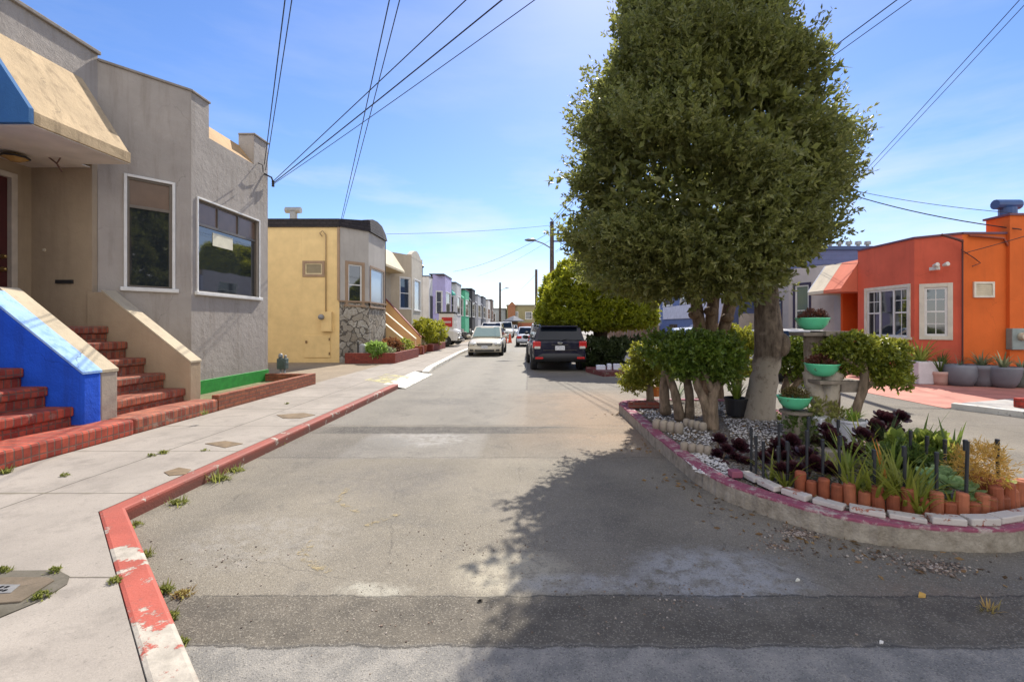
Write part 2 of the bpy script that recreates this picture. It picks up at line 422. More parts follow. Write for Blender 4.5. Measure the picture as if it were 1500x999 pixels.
tn_ = nt.nodes.new('ShaderNodeMix'); tn_.data_type = 'RGBA'; tn_.blend_type = 'MULTIPLY'; tn_.inputs['Factor'].default_value = 1; nt.links.new(hs.outputs[0], tn_.inputs[6]); tn_.inputs[7].default_value = (.97,.96,1.14,1)
nt.links.new(tn_.outputs[2], cm.inputs[6]); cm.inputs[7].default_value = (5.6,5.7,5.9,1)
bg = nt.nodes.new('ShaderNodeBackground'); bg.inputs[1].default_value = .085; # added bank of bright white cloud, unseen behind the camera, to fill shaded sides
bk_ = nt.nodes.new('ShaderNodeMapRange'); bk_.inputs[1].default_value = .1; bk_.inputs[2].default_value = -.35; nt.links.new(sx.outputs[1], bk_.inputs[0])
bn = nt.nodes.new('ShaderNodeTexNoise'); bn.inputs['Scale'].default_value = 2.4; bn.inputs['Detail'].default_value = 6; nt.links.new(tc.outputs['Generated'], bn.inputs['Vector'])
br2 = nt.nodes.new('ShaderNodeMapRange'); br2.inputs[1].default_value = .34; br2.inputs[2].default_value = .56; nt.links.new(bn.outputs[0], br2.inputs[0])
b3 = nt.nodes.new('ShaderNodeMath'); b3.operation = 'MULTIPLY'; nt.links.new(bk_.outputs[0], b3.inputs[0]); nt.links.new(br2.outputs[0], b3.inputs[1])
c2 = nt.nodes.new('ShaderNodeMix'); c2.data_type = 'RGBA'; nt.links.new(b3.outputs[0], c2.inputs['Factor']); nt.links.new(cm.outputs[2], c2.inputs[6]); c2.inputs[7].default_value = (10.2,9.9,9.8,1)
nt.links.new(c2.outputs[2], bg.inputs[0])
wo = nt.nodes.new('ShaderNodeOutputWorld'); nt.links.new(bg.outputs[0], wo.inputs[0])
vs_ = SC.view_settings; SC.display_settings.display_device = 'sRGB'
vs_.view_transform = 'Standard'; vs_.look = 'None'; vs_.gamma = 1; vs_.use_curve_mapping = False; vs_.exposure = 1.06
SC.cycles.max_bounces = 6; SC.cycles.transparent_max_bounces = 6; SC.cycles.use_denoising = True

# ================================================================== ground materials
def road_material():
    t = NT('worn asphalt'); n0 = t.noise(1.3, 3)
    dv = t.n('ShaderNodeVectorMath', operation='MULTIPLY_ADD'); t.l(t.noise(2.2, 6, .62).outputs['Color'], dv.inputs[0])
    dv.inputs[1].default_value = (.22,.22,0); t.l(t.P(), dv.inputs[2])
    sb = t.n('ShaderNodeVectorMath', operation='SUBTRACT'); t.l(dv.outputs[0], sb.inputs[0]); sb.inputs[1].default_value = (.11,.11,0)
    q = t.xyz(sb.outputs[0]); x, y = q[0], q[1]
    dv2 = t.n('ShaderNodeVectorMath', operation='MULTIPLY_ADD'); t.l(t.noise(4.5, 6, .65).outputs['Color'], dv2.inputs[0])
    dv2.inputs[1].default_value = (.1,.1,0); t.l(t.P(), dv2.inputs[2]); q2 = t.xyz(dv2.outputs[0]); xs, ys = q2[0], q2[1]
    c = t.mix(t.rng(t.noise(.9, 5, .6).outputs[0], .32, .68), (.134,.119,.096), (.23,.204,.163))
    c = t.mix(t.math('MULTIPLY', t.rng(t.noise(.45, 4, .6).outputs[0], .5, .68), .5), c, (.13,.12,.115))
    M = lambda a,b: t.math('MULTIPLY', a, b)
    # paler panels and the brown worn right side further up the street
    pan = M(t.boxmask(ys, 7.1, 60, .04), t.boxmask(xs, -3.3, .0, .04)); c = t.mix(M(pan,.5), c, (.25,.235,.205))
    pan = M(t.boxmask(ys, 2.6, 5.33, .02), t.boxmask(xs, -3.3, .6, .05)); c = t.mix(M(pan,.28), c, (.3,.265,.2))
    pan = M(t.boxmask(ys, 5.35, 6.65, .03), t.boxmask(xs, -2.2, -.55, .05)); c = t.mix(M(pan,.5), c, (.27,.255,.23))
    br = M(t.boxmask(y, 5.7, 10.5, .6), t.boxmask(x, .1, 2.2, .7)); c = t.mix(M(br,.6), c, (.31,.2,.115))
    far = t.boxmask(ys, 10.9, 200, .05); c = t.mix(M(M(far, t.boxmask(xs, -4, .0, .05)),.5), c, (.25,.235,.2))
    for a_, b_ in ((-2.75,-2.2),(-1.35,-.75),(.15,.7)):     # tyre wear along the street
        tw = M(M(t.boxmask(x, a_, b_, .22), t.boxmask(y, 2.9, 60, .5)), t.rng(t.noise(2.4, 5, .65).outputs[0], .35, .62)); c = t.mix(M(tw,.4), c, (.1,.093,.083))
    dr_ = M(t.rng(t.noise(3.2, 6, .7).outputs[0], .56, .66), t.boxmask(y, 2.3, 12, .5)); c = t.mix(M(dr_,.42), c, (.105,.098,.088))
    # pale scuffs
    def spot(cx, cy, rx, ry, col, amt, th=.5):
        nonlocal c
        a = t.math('DIVIDE', t.math('SUBTRACT', x, cx), rx); b = t.math('DIVIDE', t.math('SUBTRACT', y, cy), ry)
        d = t.math('SQRT', t.math('ADD', M(a,a), M(b,b)))
        m = M(t.rng(d, .55, 1.05, 1, 0), t.rng(t.noise(9, 7, .72).outputs[0], th-.1, th+.08))
        c = t.mix(M(m, amt), c, col)
    spot(-.1, 2.86, .42, .32, (.42,.38,.29), .8, .44); spot(1.15, 2.82, .62, .42, (.34,.34,.34), .85, .47)
    spot(.35, 2.72, .5, .13, (.36,.36,.36), .6, .47); spot(-1.9, 3.3, .7, .5, (.32,.3,.27), .5, .52); spot(-.9, 2.66, .25, .1, (.42,.4,.33), .7, .46)
    spot(-1.45, 6.2, .8, .5, (.36,.35,.33), .7, .5); spot(-1.7, 9.2, .8, .5, (.1,.095,.09), .6, .46); spot(2.3, 2.5, .6, .3, (.2,.15,.11), .6, .45)
    spot(-1.4, 4.6, .9, .6, (.13,.12,.11), .45, .44); spot(-1.9, 5.9, .5, .5, (.12,.115,.105), .5, .45)
    # transverse trench patches, the kerbside gutter, seams
    st = M(t.boxmask(ys, 2.25, 2.65, .012), t.boxmask(xs, -2.1, 30, .04))
    c = t.mix(M(st,.8), c, t.mix(t.rng(t.noise(5,4).outputs[0], .35, .65), (.078,.068,.054), (.14,.122,.096)))
    s2 = M(t.boxmask(ys, 6.55, 7.0, .03), t.boxmask(xs, -3.0, .7, .3)); c = t.mix(M(s2,.95), c, t.mix(t.rng(t.noise(7,4).outputs[0],.35,.65),(.05,.045,.04),(.1,.09,.078)))
    s3 = M(t.boxmask(ys, 6.5, 6.9, .05), t.boxmask(xs, .1, 1.6, .3)); c = t.mix(M(s3,.6), c, (.2,.15,.1))
    gut = t.boxmask(ys, -20, 2.25, .02); c = t.mix(M(gut,.8), c, t.mix(t.rng(t.noise(6,5).outputs[0],.4,.6),(.2,.195,.185),(.3,.285,.26)))
    for a in (2.245, 2.655, 5.38, 7.08, 10.98):
        c = t.mix(M(t.boxmask(ys, a-.007, a+.007, .006), .7), c, (.03,.027,.024))
    c = t.mix(M(M(t.boxmask(xs, -.02, .02, .015), t.boxmask(ys, 10.9, 80, .1)), .5), c, (.06,.055,.05))
    v = t.n('ShaderNodeTexVoronoi', feature='DISTANCE_TO_EDGE'); t.l(sb.outputs[0], v.inputs['Vector']); v.inputs['Scale'].default_value = .55
    ck = M(t.rng(v.outputs['Distance'], .0, .005, 1, 0), t.rng(t.noise(.8,2).outputs[0], .44, .54)); c = t.mix(M(ck,.35), c, (.05,.044,.038))
    oil = M(t.rng(t.noise(1.7, 4, .6).outputs[0], .6, .72), t.rng(t.noise(13,5,.7).outputs[0], .35, .6)); c = t.mix(M(oil,.5), c, (.075,.068,.06))
    # aggregate
    ag = t.noise(170, 2, .6).outputs[0]; v2 = t.n('ShaderNodeTexVoronoi'); t.l(t.P(), v2.inputs['Vector']); v2.inputs['Scale'].default_value = 150
    sp = t.xyz(v2.outputs['Color'])[0]
    c = t.mix(t.rng(ag, .3, .7, .0, .55), c, t.mix(.5, c, (.03,.028,.025)))
    c = t.mix(t.math('MULTIPLY', t.math('GREATER_THAN', sp, .88), .3), c, (.4,.365,.3))
    c = t.mix(t.math('MULTIPLY', t.math('LESS_THAN', sp, .1), .4), c, (.05,.047,.043))
    hgt = t.math('ADD', v2.outputs['Distance'], t.math('MULTIPLY', ag, .6))
    cg = t.math('MULTIPLY', t.noise(60,3,.7).outputs[0], M(st, 2.5)); hgt = t.math('ADD', hgt, cg)
    hgt = t.math('ADD', hgt, M(n0.outputs[0], 1.5))
    return t.done(t.bsdf(c, .82, 0, .3, t.bump(hgt, .4, .008)))
def concrete_material(name='sidewalk concrete', col=(.335,.3,.26), joints=True, dx=-4.15):
    t = NT(name); p = t.xyz(); M = lambda a,b: t.math('MULTIPLY', a, b)
    c = t.mix(t.rng(t.noise(.9, 5, .6).outputs[0], .3, .7), tuple(v*.82 for v in col), tuple(v*1.1 for v in col))
    c = t.mix(M(t.rng(t.noise(4, 6, .7).outputs[0], .5, .68), .6), c, tuple(v*.6 for v in col)); c = t.mix(M(t.rng(t.noise(.7, 4, .6).outputs[0], .52, .62), .3), c, tuple(v*.6 for v in col))
    c = t.mix(M(t.rng(t.noise(35, 4, .8).outputs[0], .6, .68), .7), c, tuple(v*.45 for v in col))
    c = t.mix(t.rng(t.noise(150, 2).outputs[0], .3, .7, 0, .25), c, (.1,.09,.08))
    if joints:
        w = M(t.math('SUBTRACT', t.noise(4,3).outputs[0], .5), .03)
        fy = t.math('ABSOLUTE', t.math('SUBTRACT', t.math('FRACT', t.math('DIVIDE', t.math('ADD', p[1], w), 1.3)), .5))
        j = t.rng(fy, .4925, .497); fx = t.math('ABSOLUTE', t.math('SUBTRACT', t.math('ADD', p[0], w), dx)); j = t.math('MAXIMUM', j, t.rng(fx, .005, .012, 1, 0))
        c = t.mix(M(j,.8), c, (.07,.06,.045))
        g = M(t.rng(fy,.48,.495), t.rng(t.noise(2,3).outputs[0], .55, .65)); c = t.mix(M(g,.5), c, (.12,.11,.06))
    return t.done(t.bsdf(c, .85, 0, .25, t.bump(t.noise(110,3,.7).outputs[0], .35, .006)))
def chipped(name, paint, under, amount, y0=None, y1=None, scale=5.):
    """painted kerb with the paint worn off in patches (optionally most between two depths)"""
    t = NT(name); n1 = t.noise(scale, 7, .68); th = t.math('ADD', n1.outputs[0], 0.)
    if y0 is not None:
        p = t.xyz(); th = t.math('ADD', th, t.math('MULTIPLY', t.boxmask(p[1], y0, y1, .12), .22))
        th = t.math('ADD', th, t.math('MULTIPLY', t.boxmask(p[1], 2.78, 2.93, .05), .2))
    f = t.rng(th, amount, amount+.035)
    pc = t.mix(t.rng(t.noise(3,4).outputs[0], .3, .7), tuple(v*.85 for v in paint), tuple(v*1.1 for v in paint))
    pc = t.mix(t.math('MULTIPLY', t.rng(t.noise(22,5,.75).outputs[0], .58, .72), .5), pc, (.12,.08,.07))
    if y0 is not None:
        fy_ = t.math('MULTIPLY', t.rng(p[1], 3.3, 4.2), t.rng(t.noise(2.5,5,.65).outputs[0], .25, .6)); pc = t.mix(t.math('MULTIPLY', fy_, .6), pc, (.17,.085,.07))
        sd_ = t.rng(p[2], .085, .05); pc = t.mix(t.math('MULTIPLY', sd_, .55), pc, (.12,.07,.055))
    uc = t.mix(t.rng(t.noise(12,5).outputs[0], .3, .7), tuple(v*.7 for v in under), tuple(v*1.1 for v in under))
    return t.done(t.bsdf(t.mix(f, pc, uc), .7, 0, .3, t.bump(t.math('SUBTRACT', t.noise(60,3).outputs[0], f), .5, .006)))
def painted_mark(name, col, amount=.5, scale=14):
    t = NT(name); f = t.rng(t.noise(scale, 6, .75).outputs[0], amount-.08, amount+.1)
    tr = t.n('ShaderNodeBsdfTransparent'); mx = t.n('ShaderNodeMixShader'); t.l(f, mx.inputs[0]); t.l(tr.outputs[0], mx.inputs[1]); t.l(t.bsdf(col, .8), mx.inputs[2])
    return t.done(mx.outputs[0])

# ================================================================== ground, road, pavements
ROADM = road_material(); WALK = concrete_material()
struct('ground', MB().box(-900,900,-300,1500,-.6,-.03), plain('bare ground', (.2,.18,.15), .9, scale=.05))
road = struct('road', MB().add([(-.8,-14,0),(16,-14,0),(16,100,0),(-3.6,100,0),(-3.6,30,0),(-3.17,14,0),(-3.19,3.5,0),(-.8,1.2,0)], [tuple(range(8))]), ROADM)
struct('cross_street', MB().box(-60,60,96,104,-.02,.004), plain('far asphalt', (.22,.21,.19), .9))
KZ = .11                                                     # left kerb: corner, straight run, ramp, white run
kerb_in = [(-.72,-14),(-.72,1.27),(-3.17,3.58),(-3.17,11.05)]
def offset(path, d):
    out = []
    for i, p in enumerate(path):
        a = Vector(path[max(i-1,0)]); b = Vector(path[min(i+1,len(path)-1)]); p = Vector(p)
        d1 = (p-a).normalized() if i > 0 else (b-p).normalized(); d2 = (b-p).normalized() if i < len(path)-1 else d1
        n = (Vector((-d1.y,d1.x))+Vector((-d2.y,d2.x))).normalized(); k = 1/max(.4, n.dot(Vector((-d1.y,d1.x))))
        out.append(tuple(p + n*d*k))
    return out
kerb_out = offset(kerb_in, .155)
def strip(a, b, z0, z1):
    mb = MB()
    for i in range(len(a)-1):
        bt = [(*a[i],z0),(*a[i+1],z0),(*b[i+1],z0),(*b[i],z0)]; tp = [(p[0],p[1],z1) for p in bt]
        if (Vector(bt[1])-Vector(bt[0])).cross(Vector(bt[3])-Vector(bt[0])).z < 0: bt = bt[::-1]; tp = tp[::-1]
        mb.add(bt+tp, [(4,5,6,7),(0,1,5,4),(2,3,7,6)] + ([(3,0,4,7)] if i==0 else []) + ([(1,2,6,5)] if i==len(a)-2 else []))
    return mb
def densify(path, step=.25):
    out = []
    for a, b in zip(path[:-1], path[1:]):
        n = max(1, int((Vector(b)-Vector(a)).length/step)); out += [tuple(Vector(a).lerp(Vector(b), k/n)) for k in range(n)]
    return out + [path[-1]]
struct('kerb', strip(kerb_in, kerb_out, -.1, KZ+.006), chipped('red kerb paint', (.36,.085,.06), (.42,.38,.32), .60, 1.0, 2.28), bevel=.022)
wk = [(-3.1,11.05),(-3.12,14.2),(-3.3,15.6),(-3.62,24),(-3.75,96)]
struct('white_kerb', strip(wk[1:], offset(wk[1:], .22), -.1, KZ+.004), chipped('white kerb paint', (.62,.6,.54), (.35,.32,.28), .57), bevel=.02)
# driveway ramp with worn white and yellow paint
rm = MB(); rm.add([(-3.0,11.05,.012),(-3.0,14.2,.012),(-3.55,14.2,KZ),(-3.55,11.05,KZ)], [(0,1,2,3)])
struct('driveway_ramp', rm, chipped('ramp paint', (.6,.59,.52), (.4,.37,.32), .5, scale=3))
sw = MB(); ko = kerb_out
for a in [(ko[0],ko[1]),(ko[1],ko[2]),(ko[2],(ko[3][0],11.05))]: pass
sw.add([(-40,-14,KZ),(ko[0][0],-14,KZ),(ko[1][0],ko[1][1],KZ),(ko[2][0],ko[2][1],KZ),(ko[2][0],11.05,KZ),(-3.55,11.05,KZ),(-3.55,14.2,KZ),(-3.33,14.2,KZ),(-3.52,15.6,KZ),(-3.84,24,KZ),(-3.97,96,KZ),(-5.3,96,KZ),(-5.3,2,KZ),(-40,2,KZ)], [tuple(range(14))])
sw.add([(-3.34,11.05,KZ-.005),(-3.55,11.05,KZ-.005),(-3.55,11.0,KZ-.005)], [(0,1,2)])
struct('sidewalk', sw, WALK)
struct('driveway', MB().box(-40,-5.3,2,96,-.1,KZ-.004), concrete_material('driveway concrete', (.27,.215,.15), joints=False))
yp = MB().add([(-4.3,11.9,KZ+.004),(-3.5,11.2,KZ+.004),(-3.3,12.6,KZ+.004),(-4.2,13.4,KZ+.004)], [(0,1,2,3)])
struct('pavement_paint', yp, painted_mark('pale yellow paint', (.6,.55,.25), .52, 3.))
# chalk and paint marks on the road
def stroke(pts, w):
    mb = MB()
    for i in range(len(pts)-1):
        a, b = Vector(pts[i]), Vector(pts[i+1]); d = (b-a).normalized(); s = Vector((-d.y,d.x,0))*w/2
        mb.add([a-s,b-s,b+s,a+s], [(0,1,2,3)])
    return mb
ch = MB()
for st_, w in [([(510,714),(493,735),(527,750)],.05),([(585,752),(535,770)],.05),([(462,790),(440,812),(480,838)],.07)]:
    m = stroke([gp(*p,.004) for p in st_], w); ch.add(m.v, m.f)
struct('road_marking', ch, painted_mark('yellow chalk', (.33,.26,.13), .56, 16))

# right street: pavement apron, red driveway, pavements beyond
def flat(pts, z, name, mat): return struct(name, MB().add([(p[0],p[1],z) for p in pts]+[(p[0],p[1],-.08) for p in pts], [tuple(range(len(pts)))]+[(i,i+len(pts),(i+1)%len(pts)+len(pts),(i+1)%len(pts)) for i in range(len(pts))]), mat)
flat([(8.3,-14),(60,-14),(60,9.4),(9.8,9.05),(7.86,8.42),(8.3,7.5)], .1, 'right_sidewalk', concrete_material('pale apron concrete', (.42,.41,.39), joints=False))
PINKC = plain('red stained concrete', (.42,.165,.125), .8, .22, 2.2, bump=.004)
dm = MB(); top_=[(7.72,8.44,.008),(9.8,9.054,.096),(60,9.404,.096),(60,16.2,.096),(9.0,16.2,.096),(7.7,16.2,.008)]
dm.add(top_+[(p[0],p[1],-.06) for p in top_], [(0,1,4,5),(1,2,3,4)]+[(k,k+6,(k+1)%6+6,(k+1)%6) for k in range(6)])
struct('red_driveway', dm, PINKC)
flat([(8.95,16.204),(60,16.204),(60,96),(8.6,96),(8.6,18)], .09, 'far_sidewalk', concrete_material('far pavement', (.3,.28,.26), joints=False))
rk = [(8.3,-14),(8.3,7.5),(7.8,8.42)]
struct('right_kerb', strip(rk, offset(rk,-.12), -.1, .108), chipped('white kerb', (.6,.58,.53), (.36,.33,.29), .56), bevel=.015)
# ================================================================== left side houses
GREY = stucco('grey stucco', (.35,.315,.28), (.18,.145,.11), .42, .012)
BEIGE = stucco('beige stucco', (.37,.285,.19), (.2,.15,.1), .3, .006)
BLUE = stucco('blue stucco', (.014,.085,.56), (.015,.05,.3), .55, .013, .2)
LBLUE = stucco('worn blue cap', (.3,.46,.72), (.06,.18,.6), .8, .008)
WHITE = plain('white trim paint', (.66,.65,.62), .5, .08, 6)
ALU = plain('bronze window metal', (.15,.125,.1), .4, .1, metal=.3)
DGLASS = glass('dark window glass'); DARK = plain('dark iron', (.02,.02,.02), .5)
STEPB = bricks('red step brick', (.47,.14,.075), (.24,.05,.03), (.22,.14,.1), .075, .19, 0., .008, chips=(.3,.2,.15))
BSTEPB = bricks('bright red step brick', (.52,.095,.05), (.28,.036,.024), (.22,.11,.08), .078, .19, 0., .008, chips=(.3,.16,.12))
PLB = bricks('planter brick', (.36,.115,.055), (.27,.075,.04), (.16,.09,.06), .22, .068, .5, .007)
RPLB = bricks('dark red planter brick', (.27,.05,.032), (.2,.035,.025), (.1,.035,.025), .22, .07, .5, .006)
CAPM = stucco('weathered cap', (.44,.37,.26), (.25,.2,.15), .5, .008)

def steps(house, y0, y1, zs, xs, xback, mat, ledge_z):
    """brick steps: one part per house, treads rounded, rising from the street towards -x"""
    mb = MB(); zprev = ledge_z
    for i, (x, z) in enumerate(zip(xs, zs)):
        mb.box(xback, x+.03, y0, y1, z-.12, z); mb.box(xback, x, y0, y1, .1, z-.12)
    return part('steps', mb, mat, house, bevel=.022)

# ---- grey house
gh = thing('stucco_house', 'grey stucco house with shaded picture window beside red brick entry steps, nearest on the left', 'house', (-7.2,9,0.1))
FR = Wall((-6.38,8.6),(-6.38,11.12)); AN = Wall((-7.2,7.6),(-6.38,8.6)); UP = Wall((-7.2,5.92),(-7.2,7.6))
ZT = 5.95
fu0, fu1 = FR.u(290), FR.u(379); fz0, fz1 = FR.z(290,427), FR.z(290,291)
au0, au1 = AN.u(186), AN.u(252); az0, az1 = AN.z(220,422), AN.z(220,265)
w = MB()
notch0, notch1 = FR.u(306), FR.u(372)
FR.panel(w, .05, ZT, [(fu0,fu1,fz0,fz1),(notch0,notch1,5.27,ZT)], .16)
AN.panel(w, .05, ZT, [(au0,au1,az0,az1)], .12); UP.panel(w, 4.3, 6.05)
B2 = Wall((-6.38,11.12),(-6.9,11.75)); B2.panel(w, .05, ZT); SD = Wall((-6.9,11.75),(-20,11.75)); SD.panel(w,.05,5.2)
for f_ in (FR,):                                            # parapet posts and roof behind
    f_.box(w, .003, notch0-.003, -.36, -.003, 5.1, ZT-.003); f_.box(w, notch1+.003, f_.len-.003, -.36, -.003, 5.1, ZT-.003)
w.box(-19.9,-8.42,6.0,7.62,.05,5.0); w.box(-19.9,-7.25,7.63,11.7,.05,5.0); w.box(-8.4,-7.25,6.0,7.6,4.3,5.0); w.box(-7.4,-6.5,8.7,11.0,5.0,5.2)
w.add([UP.p(0,0,6.05),UP.p(UP.len,0,6.05),UP.p(UP.len,-.25,6.05),UP.p(0,-.25,6.05),AN.p(0,0,ZT),AN.p(AN.len,0,ZT),AN.p(AN.len,-.3,ZT),AN.p(0,-.3,ZT)], [(0,1,2,3),(4,5,6,7)])
part('wall', w, GREY, gh)
cp = MB(); UP.box(cp,-.3,UP.len+.02,-.25,.045,6.05,6.11); AN.box(cp,0,AN.len+.01,-.25,.03,ZT,ZT+.045); FR.box(cp,-.01,notch0+.02,-.36,.03,ZT,ZT+.045); cp2 = MB(); FR.box(cp2,notch1-.02,FR.len+.02,-.36,.03,ZT,ZT+.045); part('parapet_cap', cp2, stucco('cap grey', (.26,.23,.2), amount=.5), gh, bevel=.01)
part('parapet_cap', cp, stucco('cap grey', (.26,.23,.2), amount=.5), gh, bevel=.01)
tl = MB(); tl.hexa([FR.p(notch0,-.0,5.2),FR.p(notch1,-.0,5.2),FR.p(notch1,-.36,5.2),FR.p(notch0,-.36,5.2)][::-1], [FR.p(notch0,-.005,5.27),FR.p(notch1,-.005,5.27),FR.p(notch1,-.36,5.72),FR.p(notch0,-.36,5.72)][::-1])
part('roof_tile', tl, stucco('clay roof slope', (.42,.27,.13), amount=.5), gh)
# mansard over the porch, its near end painted the neighbour's blue
ms = MB(); Y0, Y1 = 5.9, 7.34
ms.prism([(-6.42,4.32),(-6.42,4.15),(-8.2,4.15),(-8.2,4.32)], Y0+.002, Y1, 'y'); ms.prism([(-6.44,4.318),(-7.2,4.318),(-7.2,5.52)], Y0+.002, Y1, 'y')
part('mansard', ms, stucco('weathered mansard', (.43,.32,.19), (.13,.09,.05), .8, .012, .2), gh, bevel=.008)
ec = MB(); ec.prism([(-6.418,4.15),(-6.418,4.34),(-7.2,5.54),(-8.2,5.54),(-8.2,4.15)][::-1], Y0-.06, Y0, 'y'); part('mansard_end', ec, stucco('blue end paint', (.04,.13,.29), (.03,.08,.18)), gh)
so_ = MB().box(-8.2,-6.44,Y0,Y1-.005,4.135,4.148); so_.box(-8.2,-7.22,Y1-.005,7.49,4.135,4.148); part('soffit', so_, plain('soffit plaster', (.62,.56,.47), .8, .1, 3, bump=.004), gh)
# porch recess
pw = MB(); pw.box(-8.4,-7.2,7.5,7.595,.1,4.29); pw.box(-8.4,-8.2,7.26,7.5,1.4,4.25); pw.box(-8.4,-8.2,6.0,6.33,1.4,4.25); pw.box(-8.4,-8.2,6.33,7.26,3.95,4.25)
part('porch_wall', pw, BEIGE, gh)
dr = MB().box(-8.33,-8.24,6.42,7.19,1.53,3.87); do = part('door', dr, plain('dark red door', (.07,.012,.01), .4), gh)
df = MB(); df.box(-8.26,-8.17,7.19,7.275,1.53,3.95); df.box(-8.26,-8.17,6.33,6.42,1.53,3.95); df.box(-8.26,-8.17,6.42,7.19,3.87,3.95); part('door_frame', df, plain('cream door frame', (.5,.43,.34), .5), gh)
for zz in (2.42, 2.62):
    kb = MB().lathe((-8.235,7.11,zz), [(.035,0),(.035,.02),(.015,.03),(.03,.06),(.001,.075)], 12, Matrix.Rotation(R(90),3,'Y')); part('knob', kb, plain('brass', (.6,.42,.15), .3, metal=.9), do, smooth=True)
mail = MB(); mail.box(-7.78,-7.5,7.47,7.502,2.23,2.29); part('mail_slot', mail, DARK, gh, bevel=.004)
bell = MB().lathe((-7.98,7.5,2.78), [(.028,0),(.028,.015),(.012,.02),(.001,.026)], 12, Matrix.Rotation(R(90),3,'X')); part('doorbell', bell, plain('bell cream', (.5,.42,.3), .4), gh)
lp = MB(); c = at(22,220,6.85); lp.lathe((c.x,c.y,4.075), [(.02,.06),(.05,.05),(.15,.0),(.15,-.02),(.13,-.03),(.06,-.07),(.001,-.08)], 8)
lo_ = part('porch_light', lp, plain('lamp glass', (.4,.24,.08), .2), gh)
fr_ = MB(); fr_.lathe((c.x,c.y,4.075), [(.155,.012),(.165,.0),(.165,-.018),(.152,-.02)], 8); fr_.box(c.x-.02,c.x+.02,c.y-.02,c.y+.02,4.08,4.14); part('lamp_frame', fr_, DARK, lo_)
br_ = MB().tube([(c.x+.3,c.y+.2,4.14),(c.x+.38,c.y+.24,4.06),(c.x+.42,c.y+.28,3.94)], .012, 6); br_.tube([(c.x+.48,c.y+.2,4.14),(c.x+.38,c.y+.24,4.06)], .01, 6); part('bracket', br_, plain('rusty wire', (.12,.06,.04), .7), gh)
# windows
BL = plain('brown blind', (.16,.1,.065), .25, spec=.7)
f1 = window(gh, FR, fu0, fu1, fz0, fz1, ALU, DGLASS, 'transom3', -.09, .035, WHITE, .06, fw=.035, tproud=.02)
paper = MB(); pu = FR.u(317); FR.box(paper, pu, FR.u(346), -.079, -.074, FR.z(317,360), FR.z(317,341)); part('paper_notice', paper, plain('cream paper', (.7,.66,.5), .7), f1)
window(gh, AN, au0, au1, az0, az1, ALU, DGLASS, 'transom1', -.05, .045, WHITE, .05, fw=.035, tproud=.025)
gs = MB(); FR.box(gs, -.01, FR.len+.015, -.02, .018, .06, .47); AN.box(gs, AN.len-.3, AN.len+.012, -.02, .018, .06, .47); part('green_skirting', gs, plain('green paint', (.02,.25,.03), .6, .2, 8), gh, bevel=.01)
# cheek walls and steps
def cheek(y0, y1, xf, zf, xt, zt, z0=.1):
    return [(xf,z0),(xf,zf),(xt,zt),(xt-.25,zt),(xt-.25,z0)]
ck = MB(); ck.prism(cheek(7.46,7.72,-5.55,.93,-7.0,2.09), 7.46, 7.7, 'y')
part('stair_wall', ck, BEIGE, gh, bevel=.012)
cc = MB(); cc.prism([(-5.54,.93),(-5.54,.96),(-7.0,2.125),(-7.0,2.095)], 7.452, 7.708, 'y'); part('wall_cap', cc, CAPM, gh)
cg = MB(); cg.prism(cheek(5.9,6.14,-5.55,.93,-6.88,2.0), 5.905, 6.14, 'y'); cg.box(-8.2,-6.88,5.905,6.14,.1,2.0)
part('stair_wall', cg, stucco('grey cheek', (.36,.31,.25)), gh, bevel=.012)
cc = MB(); cc.prism([(-5.54,.93),(-5.54,.965),(-6.88,2.045),(-7.6,2.045),(-7.6,2.0),(-6.88,2.0)], 5.905, 6.148, 'y'); part('wall_cap', cc, CAPM, gh)
steps(gh, 6.14, 7.46, [.52,.77,1.02,1.28,1.53], [-5.65,-5.98,-6.3,-6.6,-6.91], -7.6, STEPB, .31)
pf = MB().box(-8.2,-7.55,6.14,7.5,.1,1.528); part('porch_floor', pf, STEPB, gh)
lg = MB().box(-5.75,-5.2,6.0,7.62,.1,.315); part('bottom_step', lg, STEPB, gh, bevel=.03)
# wire bracket on the corner
wb = MB(); a = at(400,266,11.2); wb.tube([(-6.37,10.95,a.z+.1),(-6.27,11.08,a.z+.06),(a.x,a.y,a.z)], .02, 6)
for k in range(3): wb.lathe((a.x,a.y,a.z-.03-.05*k), [(.03,0),(.035,.02),(.03,.04)], 8)
wb.tube([(-6.37,10.7,5.35),(-6.26,10.7,5.3),(-6.28,10.75,5.15),(-6.3,10.95,a.z+.1)], .012, 6); part('wire_bracket', wb, DARK, gh)

# ---- blue house (mostly outside the frame)
bh = thing('blue_house', 'bright blue painted house with red brick steps, cut off by the left picture edge', 'house', (-7,4,0.1))
ck = MB(); ck.prism(cheek(5.65,5.9,-5.54,.93,-6.8,1.95), 5.65, 5.9, 'y'); ck.box(-8.2,-6.8,5.65,5.9,.1,1.95); part('stair_wall', ck, BLUE, bh, bevel=.025)
cc = MB(); cc.prism([(-5.53,.935),(-5.53,.965),(-6.8,1.99),(-8.0,1.99),(-8.0,1.955),(-6.8,1.955)], 5.642, 5.902, 'y'); part('wall_cap', cc, LBLUE, bh)
steps(bh, 4.25, 5.65, [.54,.79,1.02,1.27,1.52], [-5.67,-5.99,-6.29,-6.6,-6.9], -7.6, BSTEPB, .31)
lg = MB().box(-5.8,-5.19,4.1,5.99,.1,.31); part('bottom_step', lg, BSTEPB, bh, bevel=.03)
w = MB(); bw = Wall((-7.3,1.0),(-7.3,5.6)); bw.panel(w,.05,5.9,[(.6,2.2,2.,3.9)],.1); w.box(-19,-7.42,0,5.85,.05,5.0); w.box(-8.3,-7.3,5.6,5.9,1.95,5.9); part('wall', w, BLUE, bh)
window(bh, bw, .6, 2.2, 2., 3.9, WHITE, DGLASS, 'double', -.05, .08, WHITE, .05)

